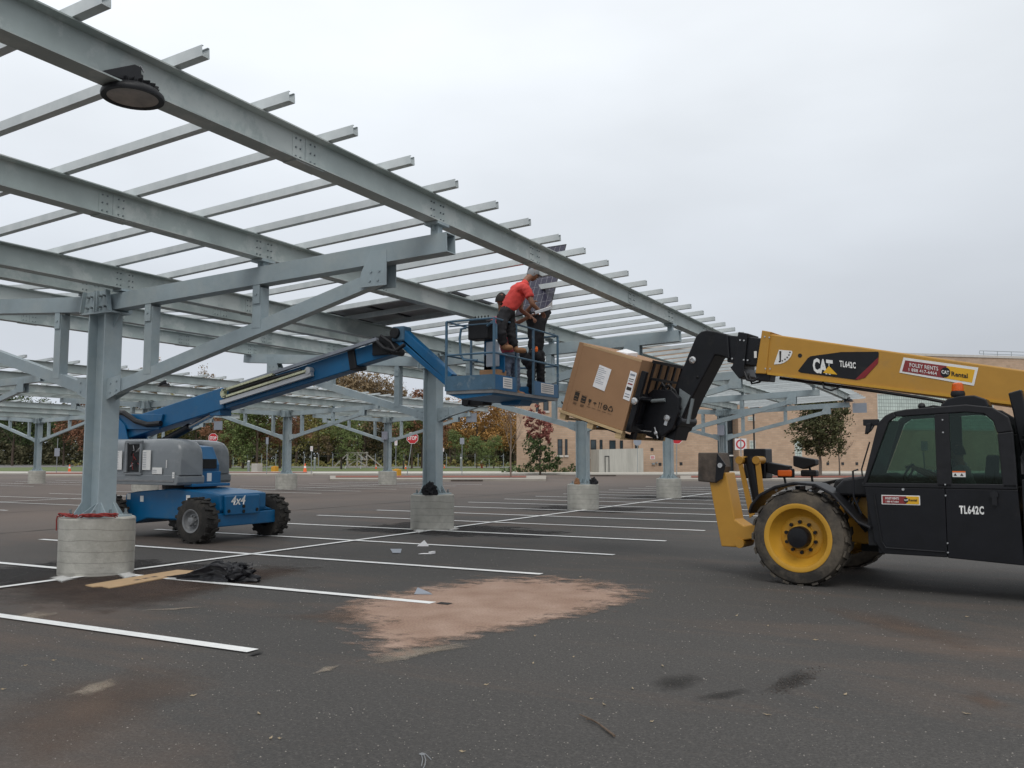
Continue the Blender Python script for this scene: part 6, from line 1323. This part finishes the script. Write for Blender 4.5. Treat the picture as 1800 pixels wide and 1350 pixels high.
# ============================================================ SMALL THINGS
from mathutils import noise as mn
def crumple(name,mt,c,sz,seed,label,cat,amp=.35,sub=4,flat=True,fr=2.2):
    bm=bmesh.new(); bmesh.ops.create_icosphere(bm,subdivisions=sub,radius=1)
    off=V((seed*3.1,seed*1.7,seed*2.3))
    for v in bm.verts:
        p=v.co.copy(); n_=mn.turbulence(p*fr+off,4,True); q=p*(1-amp+amp*1.6*n_)+mn.noise_vector(p*1.3+off)*.25
        v.co=V((q.x*sz[0],q.y*sz[1],max(q.z,-.35 if flat else -9)*sz[2]))
    zmin=min(v.co.z for v in bm.verts)
    for v in bm.verts: v.co.z-=zmin
    me=bpy.data.meshes.new(name); bm.to_mesh(me); bm.free(); me.materials.append(mt)
    for p in me.polygons: p.use_smooth=True
    me.set_sharp_from_angle(angle=RD(28))
    o=bpy.data.objects.new(name,me); COL.objects.link(o); o.location=V(c); tag(o,label,cat); return o
o=crumple('plastic_sheet',M['bag'],G(386,1022),(.56,.20,.23),3,'crumpled black plastic sheet lying across the white line by the cardboard strip','plastic sheet',amp=.42,fr=1.5,sub=5); o.rotation_euler=(0,0,.28)
for v in o.data.vertices:
    t=min(1,max(0,(-v.co.x)/.55)); k=1-.72*t; v.co.y*=k; v.co.z*=k*(1.05-.25*t); v.co.x*=1+.35*t
crumple('black_bag',M['darkcloth'],V((YsA[0]*0+XC+.14,YsA[1]-.36,FH)),(.21,.15,.22),5,'black bag sitting on the second near footing against the column','bag',fr=2)
crumple('tool_bag',M['darkcloth'],V((XC+.38,YsA[2]-.02,FH)),(.14,.16,.16),8,'dark tool bundle on the footing under the tilted box, right of its column','bag')
crumple('tool_bag',M['boot'],V((XC-.05,YsA[2]-.36,FH)),(.10,.07,.16),9,'small tan tool pouch leaning on the column under the tilted box','bag')
def flat(name,pts,mt,label,cat,h=.004,z=.009,warp=.0):
    p=[G(*q)+V((0,0,z)) for q in pts]; b=MB(); n=len(p); b.add(p+[q+V((0,0,h)) for q in p],[tuple(range(n))[::-1],tuple(range(n,2*n))]+[(i,(i+1)%n,n+(i+1)%n,n+i) for i in range(n)])
    return tag(b.build(name,mt),label,cat)
cs=flat('cardboard_strip',[(150,1031),(163,1034),(178,1033),(192,1036),(212,1033),(352,1006),(312,1004),(262,1012)],M['card2'],'long torn strip of cardboard lying at the foot of the nearest footing','cardboard',.012)
tx=G(236,1023); dv=(G(290,1013)-tx).normalized()
for k in range(3): 
    b=MB(); q=tx+dv*(.16*k+.05); b.bx(-.04,.05,-.035,.035,.0215,.0225,lambda u,v,z:q+dv*u+V((-dv.y,dv.x,0))*v+V((0,0,z-q.z))); b.build('faded_print',M['bark'],cs)
def paper(pts,label,mt='paper'):
    b=MB(); p=[G(*q[:2])+V((0,0,q[2])) for q in pts]; n=len(p); b.add(p+[q+V((0,.004,.003)) for q in p],[tuple(range(n))[::-1],tuple(range(n,2*n))]+[(i,(i+1)%n,n+(i+1)%n,n+i) for i in range(n)]); return tag(b.build('paper_scrap',M[mt]),label,'paper')
a=G(733,960); b=MB(); b.add([a,a+V((.2,.09,0)),a+V((.16,.16,.0)),a+V((.11,.08,.11)),a+V((.06,.12,0))],[(0,1,3),(1,2,3),(0,3,4),(2,3,4)]); tag(b.build('paper_scrap',M['paper'],solid=.003),'folded white paper standing like a small tent on the asphalt','paper')
a=G(735,975); b=MB(); b.bx(0,.20,0,.13,.009,.014,lambda u,v,z:a+V((u,v+u*.5,z))); b.bx(.16,.20,0,.13,.0145,.05,lambda u,v,z:a+V((u,v+u*.5,z))); tag(b.build('paper_scrap',M['paper']),'flat white foam piece just in front of the white paper tent','paper')
paper([(686,966,.01),(706,966,.01),(704,973,.01),(690,973,.012)],'greyish paper scrap left of the white foam piece','signback')
a=G(728,1046); b=MB(); b.add([a+V((0,0,.01)),a+V((.21,.08,.01)),a+V((.13,.16,.012)),a+V((-.02,.10,.075))],[(0,1,2,3)]); tag(b.build('paper_scrap',M['signback'],solid=.003),'bent grey scrap lying on the red clay dust near the line end','paper')
# branch on the asphalt
p=[G(*q)+V((0,0,.015)) for q in ((1019,1260),(1035,1267),(1052,1276),(1066,1287),(1080,1298))]; b=MB(); b.tube(p,[.004,.006,.006,.007,.008],6); b.tube([p[2],p[2]+V((-.05,.02,.012)),p[2]+V((-.09,.01,.01))],.003,5); tag(b.build('twig',M['stick']),'thin dry branch lying on the asphalt in the foreground','twig')
b=MB(); pts=[(737,1326),(742,1324),(748,1326),(752,1330),(758,1336)]; b.tube([G(*q)+V((0,0,.002)) for q in pts],.003,6); b.tube([G(*q)+V((0,0,.004)) for q in ((745,1328),(748,1336),(747,1346),(744,1352))],.003,6); b.tube([G(*q)+V((0,0,.004)) for q in ((741,1328),(743,1336),(741,1348))],.003,6); b.ball(G(742,1327)+V((0,0,.004)),.02,8,(1,.7,.2)); tag(b.build('dried_splash',M['greycloth']),'small pale dried paint splash at the bottom edge of the picture','splash')
# fallen leaves
lv=[(1350,1101),(1295,1083),(937,1167),(1008,1156),(1062,1240),(1146,1270),(1436,1246),(1434,1126),(1699,1256),(476,1299),(492,1300),(813,1323),(95,1162),(45,1171),(250,1160),(940,1119),(1112,1212),(855,1205),(1349,1258),(1165,1172),(6,1213),(1700,1085),(1486,1222),(340,1224),(455,1256),(1040,1230),(1020,1015)]
rd=random.Random(11); 
where2=['in front of the yellow machine','near the front tyre','on bare asphalt left of centre','right below the red clay dust','left of the two oil stains','below the oil stains','right of the broken asphalt spot','above the broken asphalt spot','at the right beside the reddish smear','lowest left of centre','right of the lowest left leaf','at the bottom edge right of the splash','left under the first white line','far left under the first white line','below the nearest white line','below the clay dust','small, above the oil stains','beside the lone asphalt scuff','below the right oil stain','above the left oil stain','at the left picture edge','right, below the cab shadow','right of the oil stains','in the brown dust at left','below the brown dust','above the twig','beside the end of the third line']
for k,(x,y) in enumerate(lv):
    c=G(x,y); s_=rd.uniform(.013,.023)*(1+c.length*.035); a=rd.random()*3.1; b=MB(); e=V((cos(a),sin(a),0)); f_=V((-sin(a),cos(a),0))
    b.add([c+e*s_+V((0,0,.012)),c+f_*s_*.35+V((0,0,.006)),c-e*s_*.2+f_*s_*.3+V((0,0,.012)),c-e*s_+V((0,0,.008)),c-f_*s_*.35+V((0,0,.004))],[(0,1,2,3,4)]); 
    o=b.build('fallen_leaf',M['leaf'],solid=.002); tag(o,'small dry tan leaf on the asphalt, '+where2[k],'leaf','dry leaves fallen on the asphalt')
# red cord on the nearest footing
rd=random.Random(4); F0=V((XC,YsA[0],FH)); T=thing('extension_cord','red extension cord coiled loosely on the rim of the nearest footing','cord',F0)
for (t0,t1,rr0) in ((-2.05,-1.35,.44),(-1.15,-.12,.47)):
    for k in range(6):
        pts=[]
        for i in range(15):
            u=i/14; t=t0+(t1-t0)*u; sg_=.05*sin(u*6.3+k*1.3); pts.append(F0+V((cos(t)*(rr0+sg_+.014*k-.03),sin(t)*(rr0+sg_+.014*k-.03),.014+.012*(k%3)+.012*sin(u*9+k)+(.02 if 0<i<14 else 0))))
        b=MB(); b.tube(pts,.0095,6); b.build('cord_loop',M['cord'],T,smooth=True)
pts=[F0+V((cos(t)*r_,sin(t)*r_,z)) for t,r_,z in ((-2.05,.46,.02),(-2.25,.50,.02),(-2.38,.535,.012),(-2.42,.548,-.05),(-2.44,.548,-.12),(-2.45,.55,-.19))]
b=MB(); b.tube(pts,.009,6); b.build('cord_tail',M['cord'],T,smooth=True)
# high-bay lamps hung from the beams
def lamp(X,Y,zb_,label,r=.225,grp='round high-bay lamps under the canopies'):
    c=V((X,Y,zb_-.13)); T=thing('high_bay_lamp',label,'lamp',c,grp)
    b=MB(); b.lathe([(r*.80,-.03),(r*.98,-.035),(r,-.02),(r*.98,.0),(r*.80,.035),(r*.45,.05),(r*.42,.10),(.02,.105)],c,(0,0,1),40,close=False); h=b.build('housing',M['black'],T,smooth=True)
    b=MB(); b.lathe([(.001,-.022),(r*.5,-.024),(r*.80,-.028)],c,(0,0,1),32,close=False); b.build('lens',M['lens'],T,smooth=True)
    for k in range(20):
        a=2*pi*k/20; b=MB(); d=V((cos(a),sin(a),0)); b.bar(c+d*r*.44+V((0,0,.072)),c+d*r*.80+V((0,0,.052)),.006,.035); b.build('cooling_fin',M['black'],h)
    b=MB(); b.bx(c.x-.05,c.x+.05,c.y-.05,c.y+.05,c.z+.105,c.z+.16); b.build('driver_box',M['black'],T,bevel=.008)
    b=MB(); b.tube([c+V((.02,0,.16)),c+V((.03,0,.2)),c+V((.05,.02,.22)),c+V((.05,.05,.18))],.008,8); b.build('hook',M['chrome'],T)
    b=MB(); b.prism([(-.32,.02),(-.30,.05),(-.06,.19),(.0,.19),(.0,.05)],-.03,.03,lambda u,w_,v:c+V((.06+w_,u,v+.0))); b.build('mounting_bracket',M['black'],T,bevel=.006)
lamp(-5.50,4.27,4.40+.095,'big round black lamp hanging under the nearest beam at upper left')
lamp(XB+5.9,22.3,4.42,'small dark round lamp under the middle canopy edge beam, above the blue lift')
lamp(XC+5.95,YsA[4]-.1,4.42,'dark lamp clamped at the farthest arm tip of the near canopy')

# paving seams, crumbled spot, paint overspray
rd=random.Random(17)
def seam(a,b_,wob,label=None,w_=.012):
    a,b_=V(a),V(b_); n_=int((b_-a).length/.25); d=(b_-a).normalized(); sd=V((-d.y,d.x,0)); L=[];R_=[]; o_=0
    for k in range(n_+1):
        o_+=rd.gauss(0,wob); o_*=.9; p=a+(b_-a)*k/n_+sd*o_; ww=w_*rd.uniform(.5,1.4); L.append(p+sd*ww+V((0,0,.0055))); R_.append(p-sd*ww+V((0,0,.0055)))
    m_=MB(); m_.add(L+R_,[(k,k+1,n_+1+k+1,n_+1+k) for k in range(n_)]); m_.build('asphalt_seam',M['tape'])['kind']='stuff'
seam((-9.5,22.6,0),(9,23.1,0),.012,w_=.012); seam((-26,12,0),(-24.5,40,0),.02,w_=.03); seam((-18.9,2,0),(-19.1,46,0),.015,w_=.03); seam((-40,33.5,0),(-14,33.9,0),.02,w_=.04)
m_=MB()
for k in range(240):
    x=rd.gauss(1398,22); y=1197-(x-1398)*.36+rd.gauss(0,6); c=G(x,y); q=rd.uniform(.003,.009); m_.ball(c+V((0,0,q*.3)),q,6,(1,rd.uniform(.6,1.2),rd.uniform(.5,.9)))
m_.build('crumbled_asphalt',mat('loose_asphalt_stones',(.075,.064,.057),.9,0,.5,40))['kind']='stuff'
spr=stain('white_overspray',(.70,.70,.68),7,.70,1.15,1,(1,1,1),.9,col2=(.78,.78,.76))
for pts in ([(88,1018),(112,1013),(130,1019),(108,1025)],[(205,1010),(228,1006),(240,1014),(220,1020)],[(727,934),(742,930),(748,934),(736,938)],[(783,928),(800,926),(806,931),(792,934)]):
    blob('paint_overspray',[G(*p) for p in pts],spr,.0195,outer=1.6)
